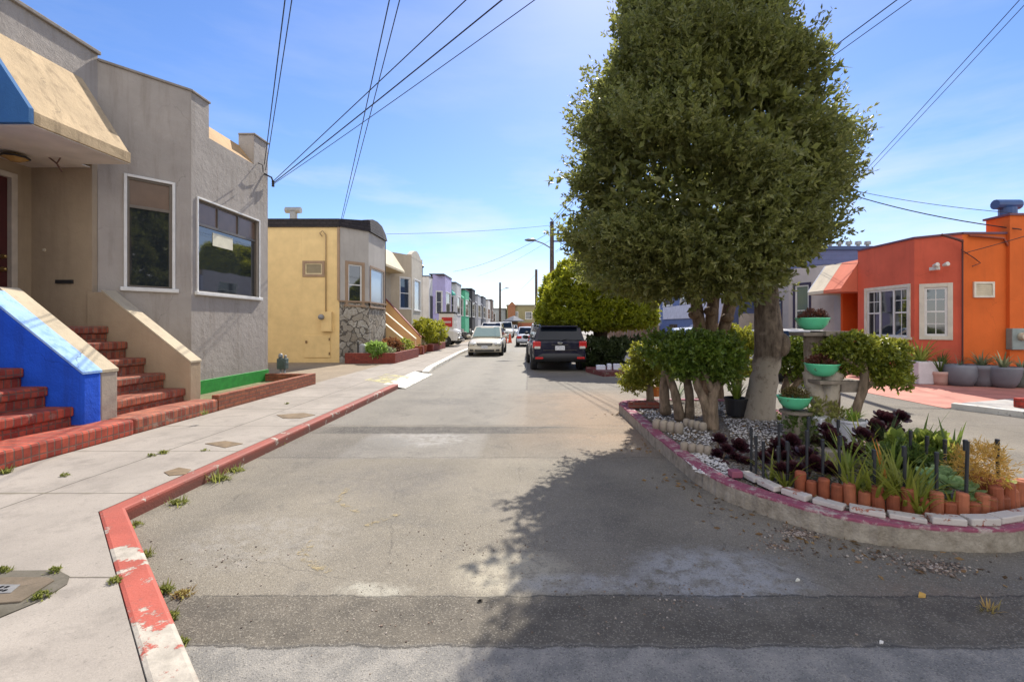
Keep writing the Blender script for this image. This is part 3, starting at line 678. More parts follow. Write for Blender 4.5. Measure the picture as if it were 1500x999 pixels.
# ---- brick planter in front of the grey house
bp = thing('brick_planter', 'low tan brick planter wall running below the green skirting to the driveway', 'planter', (-5.3,9,.12))
m = MB(); m.box(-5.32,-5.2,7.63,11.1,.1,.375); m.box(-7.0,-5.32,10.98,11.1,.1,.372); part('brick_wall', m, PLB, bp, bevel=.006)
m = MB(); m.box(-6.6,-5.32,7.7,10.98,.1,.2); part('soil', m, plain('planter soil', (.16,.15,.07), .95, .3, 5, bump=.02), bp)
# ---- gas meter
g = thing('gas_meter', 'green grey gas meter standing at the far corner of the grey house', 'meter', (-6.15,11.35,.13))
m = MB(); m.box(-6.26,-6.04,11.28,11.45,.45,.72); m.lathe((-6.15,11.36,.6),[(.1,-.09),(.12,-.05),(.12,.05),(.1,.09)],12,Matrix.Rotation(R(90),3,'X')); part('meter_body', m, plain('meter green', (.06,.09,.08), .5), g, bevel=.02)
m = MB(); m.tube([(-6.2,11.36,.13),(-6.2,11.36,.47)], .024, 8); m.tube([(-6.1,11.36,.13),(-6.1,11.36,.47)], .024, 8); m.lathe((-6.2,11.36,.72),[(.045,0),(.05,.05),(.04,.11),(.001,.12)],10); m.lathe((-6.08,11.36,.72),[(.03,0),(.03,.07),(.001,.08)],10); part('pipe', m, plain('galvanised pipe', (.25,.26,.26), .45, metal=.5), g, smooth=True)

# ---- yellow house with stone clad bay
yh = thing('yellow_house', 'yellow house with grey stone clad bay and black tiled roof edge', 'house', (-7.2,18,.1))
YEL = siding('yellow siding', (.7,.51,.235), 1.25, True, .08); TAUPE = plain('taupe trim', (.3,.2,.12), .6)
SG = Wall((-16,17.5),(-7.29,17.5)); BA = Wall((-7.29,17.5),(-6.5,18.45)); BF = Wall((-6.5,18.45),(-6.5,20.65))
hu0, hu1 = SG.u(447), SG.u(472)
w = MB(); SG.panel(w, .08, 5.3, [(hu0,hu1,SG.z(460,402),SG.z(460,386))], .08); w.box(-16,-7.6,17.65,22.9,.08,5.2); part('wall', w, YEL, yh)
w = MB(); bu0,bu1 = BA.u(510),BA.u(530); bz0,bz1 = BA.z(520,447),BA.z(520,388); gu0,gu1=BF.u(543),BF.u(562); gz0,gz1=BF.z(552,450),BF.z(552,396)
BA.panel(w, 2.5, 5.35, [(bu0,bu1,bz0,bz1)], .09); BF.panel(w, 2.5, 5.35, [(gu0,gu1,gz0,gz1)], .09); w.box(-7.2,-6.62,18.6,20.6,2.4,5.3); w.box(-7.6,-6.5,20.55,20.66,2.4,5.35)
part('bay_wall', w, stucco('bay grey', (.4,.37,.33), amount=.15), yh)
w = MB(); BA.panel(w, .05, 2.5); BF.panel(w, .05, 2.5); w.box(-7.4,-6.6,18.5,20.62,.05,2.45)
t = NT('stone cladding'); v = t.wallcoord(); vv = t.n('ShaderNodeTexVoronoi', feature='DISTANCE_TO_EDGE'); vn = t.n('ShaderNodeVectorMath', operation='MULTIPLY_ADD'); t.l(t.noise(3,3).outputs['Color'], vn.inputs[0]); vn.inputs[1].default_value=(.5,.5,0); t.l(v, vn.inputs[2]); t.l(vn.outputs[0], vv.inputs['Vector']); vv.inputs['Scale'].default_value = 3.3
v3 = t.n('ShaderNodeTexVoronoi'); t.l(vn.outputs[0], v3.inputs['Vector']); v3.inputs['Scale'].default_value = 3.3
e = t.rng(vv.outputs['Distance'], .01, .055); cst = t.mix(t.xyz(v3.outputs['Color'])[0], (.24,.2,.15), (.46,.43,.37)); cst = t.mix(t.rng(t.noise(9,5).outputs[0],.35,.7), cst, (.3,.26,.2))
STONE = t.done(t.bsdf(t.mix(e, (.17,.145,.115), cst), .9, 0, .2, t.bump(t.math('ADD', e, t.math('MULTIPLY', t.noise(14,4).outputs[0], .6)), 1., .07)))
so2 = part('stone_cladding', w, STONE, yh)
w = MB(); BA.box(w, -.02, BA.len+.03, -.02, .045, 2.44, 2.5); BF.box(w, -.02, BF.len, -.02, .045, 2.44, 2.5); part('ledge', w, TAUPE, yh)
tl = bricks('black roof tile', (.014,.014,.018), (.03,.026,.028), (.006,.006,.006), .25, .12, .5, .012, bumpd=.03)
w = MB(); SG.box(w, 0, SG.len+.02, -.15, .06, 5.3, 5.62)
zz = [(0,5.3,5.62),(.45,5.33,5.6),(.8,5.35,5.7),(1.0,5.35,5.78)]
w.hexa([BA.p(-.05,.08,5.33),BA.p(BA.len+.05,.08,5.33),BA.p(BA.len+.05,-.3,5.33),BA.p(-.05,-.3,5.33)],[BA.p(-.05,.02,5.62),BA.p(BA.len+.05,.02,5.78),BA.p(BA.len+.05,-.25,5.78),BA.p(-.05,-.25,5.62)])
prof = [(0,5.8),(.5,5.93),(1.1,5.97),(1.7,5.9),(2.2,5.65)]
for (a,za),(b,zb) in zip(prof[:-1],prof[1:]): w.hexa([BF.p(a,.08,5.33),BF.p(b,.08,5.33),BF.p(b,-.3,5.33),BF.p(a,-.3,5.33)],[BF.p(a,.0,za),BF.p(b,.0,zb),BF.p(b,-.25,zb),BF.p(a,-.25,za)])
part('roof_edge', w, tl, yh)
w = MB(); w.box(-7.36,-7.27,17.46,17.52,2.5,5.3); part('corner_trim', w, TAUPE, yh)
BGL = glass('blue window glass', (.03,.05,.08)); LGL = glass('bright window glass', (.3,.36,.42), .15)
window(yh, BA, bu0,bu1,bz0,bz1, WHITE, DGLASS, 'double', -.05, .12, TAUPE, .04, fw=.05)
window(yh, BF, gu0,gu1,gz0,gz1, WHITE, LGL, 'fixed', -.05, .1, TAUPE, .05)
window(yh, SG, hu0,hu1,SG.z(460,402),SG.z(460,386), plain('cream frame',(.6,.5,.3),.5), plain('frosted pane',(.24,.2,.12),.3), 'fixed', -.04, .1, TAUPE)
h0,h1 = SG.u(446),SG.u(484); w = MB(); SG.box(w,h0,h1,.0,.03,.3,1.15); hd = part('hatch_door', w, YEL, yh, bevel=.01)
w = MB(); SG.box(w,h0+.06,h0+.12,.03,.06,.85,.95); SG.box(w,h1-.05,h1-.0,.028,.045,.4,.5); SG.box(w,h1-.05,h1-.0,.028,.045,.95,1.05); part('latch', w, plain('latch brown',(.2,.12,.05),.5), hd)
u_ = SG.u(478); w = MB(); w.tube([SG.p(u_,.04,1.9),SG.p(u_,.04,5.0),SG.p(u_-.1,.1,5.15),SG.p(u_-.2,.12,5.05),SG.p(u_-.1,.12,4.92)], .022, 8); part('conduit', w, plain('tan conduit',(.35,.24,.12),.5), yh, smooth=True)
w = MB(); SG.box(w,u_-.15,u_+.25,.0,.14,1.3,2.05); mb_ = part('meter_box', w, YEL, yh, bevel=.01)
w = MB().lathe(SG.p(u_-.12,.14,1.85), [(.11,0),(.11,.05),(.09,.11),(.001,.12)], 14, Matrix.Rotation(R(90),3,'X')); part('dial', w, plain('dial glass',(.2,.2,.2),.2), mb_, smooth=True)
c = at(430,310,19.0); w = MB().tube([(c.x,c.y,5.2),(c.x,c.y,6.25)], .15, 12); w.tube([(c.x-.32,c.y,6.33),(c.x+.3,c.y,6.33)], .13, 10); part('vent_pipe', w, plain('galvanised metal',(.27,.28,.29),.6,metal=.2), yh, smooth=False)
# stair walls of the yellow house, porch
PEACH = stucco('peach stucco', (.6,.4,.2), amount=.12); PCAP = plain('pale cap',(.72,.58,.4),.7)
def stairrun(house, ya, yb, xf, zf, xt, zt, mat, cap):
    m = MB(); m.prism(cheek(ya,yb,xf,zf,xt,zt), ya, yb, 'y'); part('stair_wall', m, mat, house)
    m = MB(); m.prism([(xf+.01,zf),(xf+.01,zf+.05),(xt,zt+.05),(xt,zt)], ya-.015, yb+.015, 'y'); part('wall_cap', m, cap, house)
stairrun(yh, 20.75, 20.95, -5.6, .75, -7.3, 2.15, PEACH, PCAP); stairrun(yh, 22.0, 22.2, -5.5, .85, -7.3, 2.4, PEACH, PCAP)
m = MB()
for k in range(6): m.box(-7.4,-5.65-.28*k,20.95,22.0,.1,.36+.25*k)
part('steps', m, RPLB, yh)
m = MB().box(-7.6,-7.3,20.66,22.4,.1,5.2); part('porch_wall', m, plain('amber porch paint',(.62,.36,.06),.6), yh)

# ---- tan house behind it
th = thing('tan_house', 'tan house with striped sloped awning and arched parapet beyond the stone bay', 'house', (-7.2,25,.1))
TAN = stucco('tan stucco', (.44,.37,.27), amount=.15); TANL = stucco('pale bay stucco', (.5,.46,.38), amount=.12)
CA = Wall((-7.3,24.0),(-6.5,25.2)); CF = Wall((-6.5,25.2),(-6.5,27.7))
w = MB(); w.box(-16,-7.4,22.9,29,.08,5.0); w.box(-7.4,-7.3,22.42,24.0,.1,5.0); w.box(-7.4,-6.6,25.1,27.65,.1,5.4); w.box(-7.5,-6.5,27.65,27.75,.1,5.5)
u0,u1=CA.u(586),CA.u(600); v0,v1=CF.u(607),CF.u(615.5); CA.panel(w,.08,5.4,[(u0,u1,2.45,4.1)],.09); part('wall', w, TAN, th)
w = MB(); CF.panel(w,.08,5.3,[(v0,v1,2.4,4.1)],.09)
for k in range(8):
    a = k/8*CF.len; b = (k+1)/8*CF.len; h_ = lambda q: 5.3 + .5*math.sin(math.pi*min(1,(q/CF.len)*.9+.1)); w.hexa([CF.p(a,0,5.28),CF.p(b,0,5.28),CF.p(b,-.25,5.28),CF.p(a,-.25,5.28)],[CF.p(a,0,h_(a)),CF.p(b,0,h_(b)),CF.p(b,-.25,h_(b)),CF.p(a,-.25,h_(a))])
part('bay_front', w, TANL, th)
window(th, CA, u0,u1,2.45,4.1, WHITE, BGL, 'double', -.05, .05, WHITE, .04); window(th, CF, v0,v1,2.4,4.1, WHITE, LGL, 'fixed', -.05, .07, WHITE, .04)
w = MB(); w.prism([(-6.55,4.35),(-6.55,4.25),(-7.35,4.25),(-7.35,5.35),(-7.2,5.35)], 20.75, 24.0, 'y'); part('sloped_awning', w, siding('striped awning', (.5,.42,.27), .2, True, .15), th)
stairrun(th, 23.1, 23.3, -5.5, .9, -7.3, 2.85, PEACH, plain('red cap',(.2,.03,.02),.6)); stairrun(th, 24.1, 24.25, -5.5, .8, -7.2, 2.3, TAN, RPLB)
m = MB()
for k in range(6): m.box(-7.4,-5.65-.28*k,23.3,24.1,.1,.36+.25*k)
part('steps', m, RPLB, th)

# ---- far row
def rowhouse(name, label, y0, y1, cw, cb, top, awn=None, x=-7.3, xb=-6.5, glassm=None, base=None, pipe=0, roof=None):
    h = thing(name, label, 'house', (x,(y0+y1)/2,.1)); ym = y0+(y1-y0)*.38
    sw_ = cw if isinstance(cw, bpy.types.Material) else stucco('wall '+name, cw, amount=.15); sb_ = stucco('bay '+name, cb, amount=.15)
    m = MB(); m.box(-16,x,y0+.002,y1-.002,.08,top-.3); part('wall', m, sw_, h)
    A = Wall((x,ym-.9),(xb,ym)); Fq = Wall((xb,ym),(xb,y1-.6)); b_ = MB()
    ha = (A.len*.3,A.len*.72,2.5,4.1); hf = (.3,Fq.len-.5,2.5,4.1)
    A.panel(b_,.08,top,[ha],.09); Fq.panel(b_,.08,top,[hf],.09); b_.box(x,xb-.1,ym-.0,y1-.6,.1,top-.05); b_.box(x,xb,y1-.7,y1-.59,.1,top); part('bay', b_, sb_, h)
    window(h, A, *ha, WHITE, glassm or DGLASS, 'double', -.05, .07, WHITE, .04); window(h, Fq, *hf, WHITE, glassm or DGLASS, 'double', -.05, .07, WHITE, .04)
    if awn:
        m = MB(); m.prism([(xb,4.3),(xb,4.15),(x-.05,4.15),(x-.05,top-.1),(x+.1,top-.1)], y0+.05, ym-.6, 'y'); part('sloped_awning', m, plain('awning '+name, awn, .7), h)
    m = MB(); m.box(x-.1,x+.02,y0+.4,y0+1.4,1.5,3.7); part('door', m, plain('dark door',(.03,.025,.02),.5), h)
    m = MB()
    for k in range(5): m.box(x,-5.7-.28*k,y0+.3,y0+1.5,.1,.36+.26*k)
    part('steps', m, plain('grey steps',(.25,.23,.21),.8), h)
    m = MB(); m.box(x-.3,xb+.03,ym-.7,y1-.6,top,top+.1); m.box(-16,x+.02,y0,y1-.01,top-.3,top-.2); part('roof', m, roof or plain('dark roof edge',(.06,.05,.05),.8), h)
    for k in range(pipe):
        m = MB().tube([(x-.8-.5*k,y0+1+.8*k,top-.3),(x-.8-.5*k,y0+1+.8*k,top+.55)], .12, 8); m.lathe((x-.8-.5*k,y0+1+.8*k,top+.5),[(.2,0),(.22,.12),(.05,.25)],8); part('vent_pipe', m, DARK, h)
    return h
rowhouse('lavender_house','lavender bayed house with white side wall beside the driveway with the truck',33.2,38.8,(.62,.6,.57),(.42,.38,.6),5.35,pipe=1)
rowhouse('teal_house','teal topped house with white lower front next to the lavender one',38.8,44.2,(.03,.3,.22),(.5,.5,.5),5.25,awn=(.025,.32,.25),pipe=2)
rowhouse('green_house','mint green house with dark parapet halfway along the left row',44.2,50,(.08,.38,.22),(.1,.42,.25),5.1,awn=(.06,.4,.22))
rowhouse('black_house','black fronted house between the mint green and the grey house',50,55.5,(.03,.03,.035),(.04,.04,.045),5.6,awn=(.03,.03,.03))
rowhouse('grey_house','pale grey house beyond the black fronted one',55.5,62,(.4,.41,.43),(.42,.43,.45),5.3,awn=(.2,.2,.22))
rowhouse('slate_house','dark slate house near the far end of the left row',62,69,(.12,.13,.15),(.14,.15,.17),5.5,awn=(.1,.1,.12))
rowhouse('white_house','white house with bright front at the far end of the left row',69,77,(.6,.58,.55),(.62,.6,.57),5.5)
rowhouse('brown_house','small brown house closing the left row at the cross street',77,84,(.2,.14,.1),(.15,.12,.1),5.9)
# ---- houses across the end of the street
def endhouse(name, label, x0, x1, y, top, col, roofc, wins, gable=False):
    h = thing(name, label, 'house', ((x0+x1)/2,y,0)); w_ = Wall((x0,y),(x1,y)); m = MB()
    w_.panel(m,0,top,[(a,b,c,d) for a,b,c,d in wins],.15); m.box(x0,x1,y+.2,y+10,0,top-.01); part('wall', m, stucco('wall '+name, col, amount=.2), h)
    for a in wins: window(h, w_, *a, WHITE, DGLASS, 'double', -.08, .1, WHITE)
    m = MB()
    if gable: m.prism([(x0-.3,top),(x1+.3,top),((x0+x1)/2,top+2.0)], y-.3, y+10, 'y')
    else: m.box(x0-.1,x1+.1,y-.12,y+10,top,top+.35)
    part('roof', m, plain('roof '+name, roofc, .8), h)
    return h
eh = endhouse('olive_house','olive stucco house with gabled porch facing down the street at its far end',-5.2,1.6,106,5.9,(.28,.25,.13),(.2,.18,.12),[(1.6,2.6,2.8,4.6),(4.4,5.8,2.9,4.5)])
m = MB(); m.prism([(-5.0,5.9),(-2.9,5.9),(-3.95,7.0)], 105.4, 107, 'y'); m.box(-4.9,-3.2,105.5,106,1,5.9); part('porch_gable', m, plain('rust porch',(.3,.13,.06),.8), eh)
endhouse('blue_end_house','blue gabled house behind the far end of the street',2.0,9.5,107,4.6,(.1,.14,.24),(.15,.14,.1),[(1.5,3,2,3.6)], True)
endhouse('grey_end_house','pale grey low house left of the olive house at the street end',-16,-5.6,108,5.2,(.35,.37,.36),(.25,.25,.24),[(6,8,2.4,4.2)])
solo('wooden_fence', (lambda m: ([m.box(-9+.3*k,-8.72+.3*k,97.0,97.05,0,2.3+.1*random.random()) for k in range(22)], m)[1])(MB()), plain('dark plank',(.13,.09,.05),.8), 'dark brown plank fence at the far end left of the olive house', 'fence')
solo('rust_fence', (lambda m: ([m.box(-2.5+.3*k,-2.22+.3*k,97.4,97.45,0,2.0) for k in range(34)], m)[1])(MB()), plain('rust plank',(.33,.1,.05),.8), 'rust red fence in front of the olive house at the street end', 'fence')
sh = thing('pop_up_canopy', 'blue grey canopy tent standing before the rust fence at the far end', 'canopy', (-3.2,95.6,0))
m = MB().lathe((-3.2,95.6,2.3), [(2.3,0),(2.2,.15),(.9,.8),(.1,1.15)], 4); part('canopy_top', m, plain('canopy cloth',(.1,.11,.14),.8), sh)
for sx_ in (-1.5,1.5): part('leg', MB().tube([(-3.2+sx_,95.6,0),(-3.2+sx_,95.6,2.35)], .04, 6), DARK, sh)
# ================================================================== vehicles (local axes: +y forward, x right)
TYRE = plain('tyre rubber', (.022,.021,.02), .85); RIM = plain('alloy rim', (.4,.4,.41), .35, .1, metal=.7)
CGL = glass('car glass', (.008,.012,.02), .04, .35, 1.45); CGREEN = glass('green windscreen', (.2,.26,.2), .1, .8)
REDL = plain('red tail lamp', (.5,.02,.02), .2, .1); CLEAR = plain('clear lamp', (.6,.6,.55), .12, .1, spec=.8); AMB = plain('amber lamp', (.6,.45,.2), .2)
PLATE = plain('licence plate', (.6,.6,.62), .5, .35, 26); CHROME = plain('chrome', (.5,.5,.5), .18, .05, metal=.9); BLACKP = plain('black plastic', (.02,.02,.022), .55)
def car(name, label, loc, rz, L, Wd, Ht, paint, style='sedan', group=None, detail=2, hood=.95, belt=None, wind=None, glassm=None, lights='front'):
    c = thing(name, label, 'pickup' if style=='pickup' else ('SUV' if style=='suv' else 'car'), loc, group, rz)
    wR = .33 if style=='sedan' else .38; zb = .2 if style=='sedan' else .27; hw = Wd/2; belt = belt or Ht*.63; deck = belt
    g = glassm or CGL
    if style == 'sedan': st = [(-.5,.80,.42,.80*deck),(-.485,.92,.30,.96*deck),(-.40,.99,zb,1.04*deck),(-.2,1,zb,belt),(.1,1,zb,belt),(.24,1,zb,belt*.99),(.40,.97,zb,hood*.84),(.475,.88,.26,hood*.72),(.5,.72,.38,hood*.60)]
    elif style == 'suv': st = [(-.5,.90,.42,belt*.98),(-.49,.97,.34,belt),(-.42,1,zb,belt),(-.1,1,zb,belt),(.2,1,zb,belt*.99),(.40,.97,zb,hood),(.475,.92,.3,hood*.92),(.5,.82,.4,hood*.78)]
    else: st = [(-.5,.94,.45,belt*.95),(-.49,.97,.4,belt*.97),(-.15,1,zb,belt*.97),(.0,1,zb,belt),(.2,1,zb,belt),(.42,.97,zb,hood),(.48,.93,.35,hood*.95),(.5,.86,.42,hood*.85)]
    rings = []
    for y, kw, z0, z1 in st:
        a = hw*kw; h = z1-z0
        half = [(a*.55,z0),(a*.9,z0+.03),(a*.985,z0+.16*h),(a,z0+.45*h),(a*.985,z0+.72*h),(a*.955,z0+.88*h),(a*.86,z1-.012),(a*.45,z1+.012)]
        rings.append([(x,y*L,z) for x,z in half]+[(-x,y*L,z) for x,z in reversed(half)])
    b = MB().loft(rings, True, True)
    bo = part('body', b, paint, c, smooth=True, local=True); ss = bo.modifiers.new('Subdivision','SUBSURF'); ss.levels = 1; ss.render_levels = 2
    # cabin
    if style=='sedan': pr = [(-.40,belt-.02),(-.27,Ht*.985),(-.10,Ht),(.06,Ht*.985),(.26,belt-.02)]
    elif style=='suv': pr = [(-.495,belt-.03),(-.44,Ht*.97),(-.2,Ht),(.08,Ht*.98),(.27,belt-.02)]
    else: pr = [(-.06,belt-.03),(-.045,Ht*.98),(.05,Ht),(.11,Ht*.985),(.26,belt-.02)]
    cr_ = []
    for y, z in pr:
        f = (z-belt)/(Ht-belt); a = hw*(.93-.16*max(0,f)); cr_.append([(-a,y*L,z),(-a*.4,y*L,z+.025*max(0,f)),(a*.4,y*L,z+.025*max(0,f)),(a,y*L,z)])
    k = MB(); k.loft(cr_, False, False)
    for s in (0,3):
        pts = [r_[s] for r_ in cr_]; o = len(k.v); k.v += pts; k.f.append(tuple(range(o,o+5)) if s==0 else tuple(range(o+4,o-1,-1)))
    part('cabin', k, paint, c, local=True, bevel=.03)
    def pane(q, ins, off, nm, m, par=c):
        q = [Vector(p) for p in q]; ce = sum(q, Vector())/4; n = (q[1]-q[0]).cross(q[3]-q[0]).normalized()
        if n.dot(ce - Vector((0,0,belt*.6))) < 0: n = -n
        mm_ = MB(); a = [p + (ce-p).normalized()*ins + n*off for p in q]; bq = [p - n*.03 for p in a]
        mm_.add(a+bq, [(0,1,2,3),(7,6,5,4),(0,4,5,1),(1,5,6,2),(2,6,7,3),(3,7,4,0)]); return part(nm, mm_, m, par, local=True)
    e = lambda i, s: cr_[i][s]
    up_ = lambda p, dz: (p[0]*.97,p[1],p[2]+dz)
    pane([up_(e(4,0),.05),up_(e(4,3),.05),e(3,3),e(3,0)], .08, .012, 'windscreen', g)
    pane([up_(e(0,0),.05),up_(e(0,3),.05),e(1,3),e(1,0)], .09, .012, 'rear_window', CGL)
    for s in (0,3):
        sg = -1 if s==0 else 1
        lerp = lambda y, z: (sg*hw*(.93-.16*((z-belt)/(Ht-belt))), y*L, z)
        zt, zl = Ht-.09, belt+.05
        ys = {'sedan':[(-.33,-.25,-.085,-.085),(-.075,-.075,.19,.055)],'suv':[(-.46,-.425,-.3,-.3),(-.29,-.29,-.06,-.06),(-.05,-.05,.2,.07)],'pickup':[(-.03,-.03,.075,.075),(.085,.085,.2,.1)]}[style]
        for a1,a2,b1,b2 in ys: pane([lerp(a1,zl),lerp(b1,zl),lerp(b2,zt),lerp(a2,zt)], .02, .012, 'side_window', CGL)
    # wheels with dark arches
    for sx_ in (-1,1):
        for fy in (-.30,.31):
            x0 = sx_*(hw-.10)
            M3 = Matrix.Rotation(R(90)*sx_,3,'Y')
            if detail:
                ar = MB().lathe((sx_*(hw-.03),fy*L,wR+.02), [(wR+.07,-.14),(wR+.07,.012),(wR+.055,.022),(wR-.02,.022),(wR-.02,-.14)], 22, M3); part('wheel_arch', ar, BLACKP, c, local=True)
            w_ = MB().lathe((x0,fy*L,wR), [(wR*.6,-.1),(wR*.93,-.1),(wR,-.07),(wR,.085),(wR*.94,.125),(wR*.66,.13),(wR*.62,.11)], 22, M3); wo_ = part('wheel', w_, TYRE, c, local=True, smooth=False)
            rm_ = MB().lathe((x0,fy*L,wR), [(wR*.64,.02),(wR*.62,.11),(wR*.55,.115),(wR*.5,.09),(wR*.2,.105),(wR*.1,.125),(.001,.125)], 14, M3); part('rim', rm_, RIM, wo_, local=True)
    if detail:
        for sx_ in (-1,1):
            m = MB(); m.ball((sx_*(hw+.09),.2*L,belt+.07), .12,.07,.085, 10, 5); m.tube([(sx_*(hw-.06),.2*L,belt+.01),(sx_*(hw+.05),.2*L,belt+.05)], .025, 6); part('mirror', m, paint if style!='suv' else BLACKP, c, smooth=True, local=True)
            m = MB(); m.tube([(sx_*(hw*.93+.01),-.08*L,belt+.02),(sx_*(hw*.93+.02),-.05*L,belt+.02)], .016, 6); m.box(*sorted((sx_*(hw-.01),sx_*(hw+.012))), -.1*L,-.05*L, belt*.88,belt*.88+.03); part('door_handle', m, CHROME, c, local=True)
    f_, r_ = L/2, -L/2
    if lights in ('front','both'):
        zl = hood*.62
        for sx_ in (-1,1):
            m = MB(); m.ball((sx_*hw*.68,f_-.17,zl+.02), hw*.26,.17,.1, 12, 6); ho = part('headlight', m, CLEAR, c, smooth=True, local=True)
            m = MB(); m.ball((sx_*hw*.64,f_-.05,zl+.01), .07,.06,.06, 8, 5); part('lamp_core', m, CHROME, ho, smooth=True, local=True)
        m = MB(); m.prism([(-hw*.4,zl-.06),(hw*.4,zl-.06),(hw*.46,zl+.08),(-hw*.46,zl+.08)], f_-.12, f_+.022, 'y'); gr = part('grille', m, BLACKP, c, local=True, bevel=.02)
        m = MB()
        for i in range(3): m.box(-hw*.4,hw*.4,f_+.02,f_+.03,zl-.04+.04*i,zl-.03+.04*i)
        part('grille_bar', m, CHROME, gr, local=True)
        m = MB(); m.loft([[(x*hw*.95,f_+.01-.16*abs(x)**2.5+dy,z) for x in (-1,-.7,-.35,0,.35,.7,1)] for dy,z in ((-.02,.2),(.05,.24),(.07,.36),(.06,.45),(-.02,.5))], False, False); part('bumper', m, paint, c, smooth=True, local=True)
        m = MB(); m.box(-hw*.55,hw*.55,f_+.03,f_+.075,.24,.33)
        for sx_ in (-1,1): m.box(*sorted((sx_*hw*.62,sx_*hw*.85)),f_-.14,f_+.01,.25,.34)
        part('air_intake', m, BLACKP, c, local=True, bevel=.01)
        m = MB().box(-.16,.16,f_+.07,f_+.085,.38,.53); part('licence_plate', m, PLATE, c, local=True)
    if lights in ('rear','both'):
        zt = belt*.8
        if style == 'suv':
            for sx_ in (-1,1):
                m = MB(); xs_ = sorted((sx_*hw*.70,sx_*hw*.985)); m.box(*xs_, r_-.02,r_+.2,belt*.78,belt*1.01); tl_ = part('tail_light', m, REDL, c, local=True, bevel=.035)
                m = MB(); m.box(*sorted((sx_*hw*.72,sx_*hw*.93)), r_-.028,r_+.02,belt*.76,belt*.84); part('reverse_lamp', m, CLEAR, tl_, local=True, bevel=.01)
            m = MB(); m.loft([[(x*hw*.97,r_+.0+.14*abs(x)**3+dy,z) for x in (-1,-.8,-.4,0,.4,.8,1)] for dy,z in ((.06,.32),(-.05,.36),(-.07,.5),(-.04,.6),(.04,.63))], False, False); part('bumper', m, BLACKP, c, smooth=True, local=True)
            for sx_ in (-1,1):
                m = MB(); m.box(*sorted((sx_*hw*.62,sx_*hw*.9)), r_-.055,r_+.05,.42,.49); part('reflector', m, REDL, c, local=True, bevel=.008)
            m = MB(); m.box(-hw*.6,hw*.6,r_-.012,r_+.05,belt*.7,belt*.72); m.box(-hw*.3,hw*.3,r_-.02,r_+.05,belt*.88,belt*.905); part('tailgate_trim', m, plain('dull trim',(.05,.045,.04),.35), c, local=True)
            m = MB().box(-.16,.16,r_-.03,r_+.05,belt*.71,belt*.71+.15); part('licence_plate', m, PLATE, c, local=True, bevel=.006)
            m = MB().lathe((0,r_-.012,belt*.95), [(.085,0),(.085,.012),(.07,.02),(.001,.02)], 18, Matrix.Diagonal((1,1,1)).to_3x3() @ Matrix.Rotation(R(90),3,'X') @ Matrix.Diagonal((1,.45,1)).to_3x3()); part('emblem', m, CHROME, c, local=True)
            m = MB(); m.tube([(0,r_-.0,belt+.03),(.3,r_+.06,belt+.1)], .012, 5); part('wiper', m, BLACKP, c, local=True)
            m = MB(); m.box(-hw*.68,hw*.68,r_+.12,r_+.42,Ht-.03,Ht+.03); part('roof_spoiler', m, paint, c, local=True, bevel=.02)
            for sx_ in (-1,1): part('roof_rail', MB().tube([(sx_*hw*.66,-.36*L,Ht),(sx_*hw*.66,-.34*L,Ht+.05),(sx_*hw*.66,.02*L,Ht+.05),(sx_*hw*.66,.04*L,Ht)], .018, 6), CHROME, c, local=True)
        else:
            for sx_ in (-1,1):
                m = MB(); m.box(*sorted((sx_*hw*.55,sx_*hw*.93)), r_-.015,r_+.1,zt-.12,zt+.06); part('tail_light', m, REDL, c, local=True, bevel=.02)
            m = MB(); m.box(-hw*.9,hw*.9,r_-.05,r_+.1,.38,.55); part('bumper', m, BLACKP if style=='pickup' else paint, c, local=True, bevel=.04)
            m = MB().box(-.16,.16,r_-.02,r_+.04,zt-.12,zt+.02); part('licence_plate', m, PLATE, c, local=True)
    return c
WP = carpaint('white car paint', (.62,.6,.56)); SILV = carpaint('silver paint', (.36,.37,.39)); NAVY = carpaint('very dark blue paint', (.01,.011,.028), rough=.25, spec=.22, coat=.08); BW_ = carpaint('bluish white paint', (.5,.54,.62))
DKR = carpaint('dark red paint', (.14,.015,.012)); BLK = carpaint('black paint', (.015,.015,.016))
def along(px, Y): return ((px-CX)*Y/F, Y, 0)
# sedan facing the camera by the left kerb
car('sedan', 'white sedan with green tinted windscreen facing the camera beside the white kerb', (-2.2,24.7,0), R(180), 4.4, 1.74, 1.47, carpaint('cream white paint', (.6,.55,.44)), 'sedan', glassm=CGREEN, hood=.93, belt=.9)
# dark SUV seen from behind
sv = car('suv', 'dark navy SUV seen from behind, parked in the shade of the round tree', (.9,17.5,0), R(3), 4.8, 1.82, 1.5, NAVY, 'suv', lights='both', belt=1.0, hood=.92)
car('pickup', 'silver grey car parked directly in front of the dark SUV', (.85,23.2,0), 0, 4.9, 1.8, 1.62, SILV, 'suv', lights='both', belt=1.05, hood=1.0)
car('sedan', 'boxy white older sedan parked two cars ahead of the dark SUV', (-.05,34.5,0), 0, 4.5, 1.75, 1.4, BW_, 'sedan', lights='both', hood=.95)
car('van', 'white high car parked behind the white sedan on the left', (-3.0,37,0), R(180), 4.8, 1.9, 1.75, WP, 'suv', lights='front', detail=1)
car('truck', 'white dark nosed truck standing far down the street left of the silver car', (-2.9,56,0), R(180), 5.2, 2.0, 1.9, carpaint('white truck paint', (.6,.6,.58)), 'pickup', lights='front', detail=1)
car('sedan', 'small silver car at the far end of the street before the rust fence', (-2.6,72,0), R(180), 4.3, 1.8, 1.5, SILV, 'sedan', lights='front', detail=1)
car('sedan', 'bluish white sedan angled behind the jade shrubs, showing its sloping bonnet', (5.5,15.6,0), R(105), 4.5, 1.75, 1.45, BW_, 'sedan', lights='both', hood=1.0)
car('sedan', 'dark red car seen behind the hedge between the tree trunks', (7.7,19.5,0), 0, 4.4, 1.75, 1.58, DKR, 'sedan', lights='both')
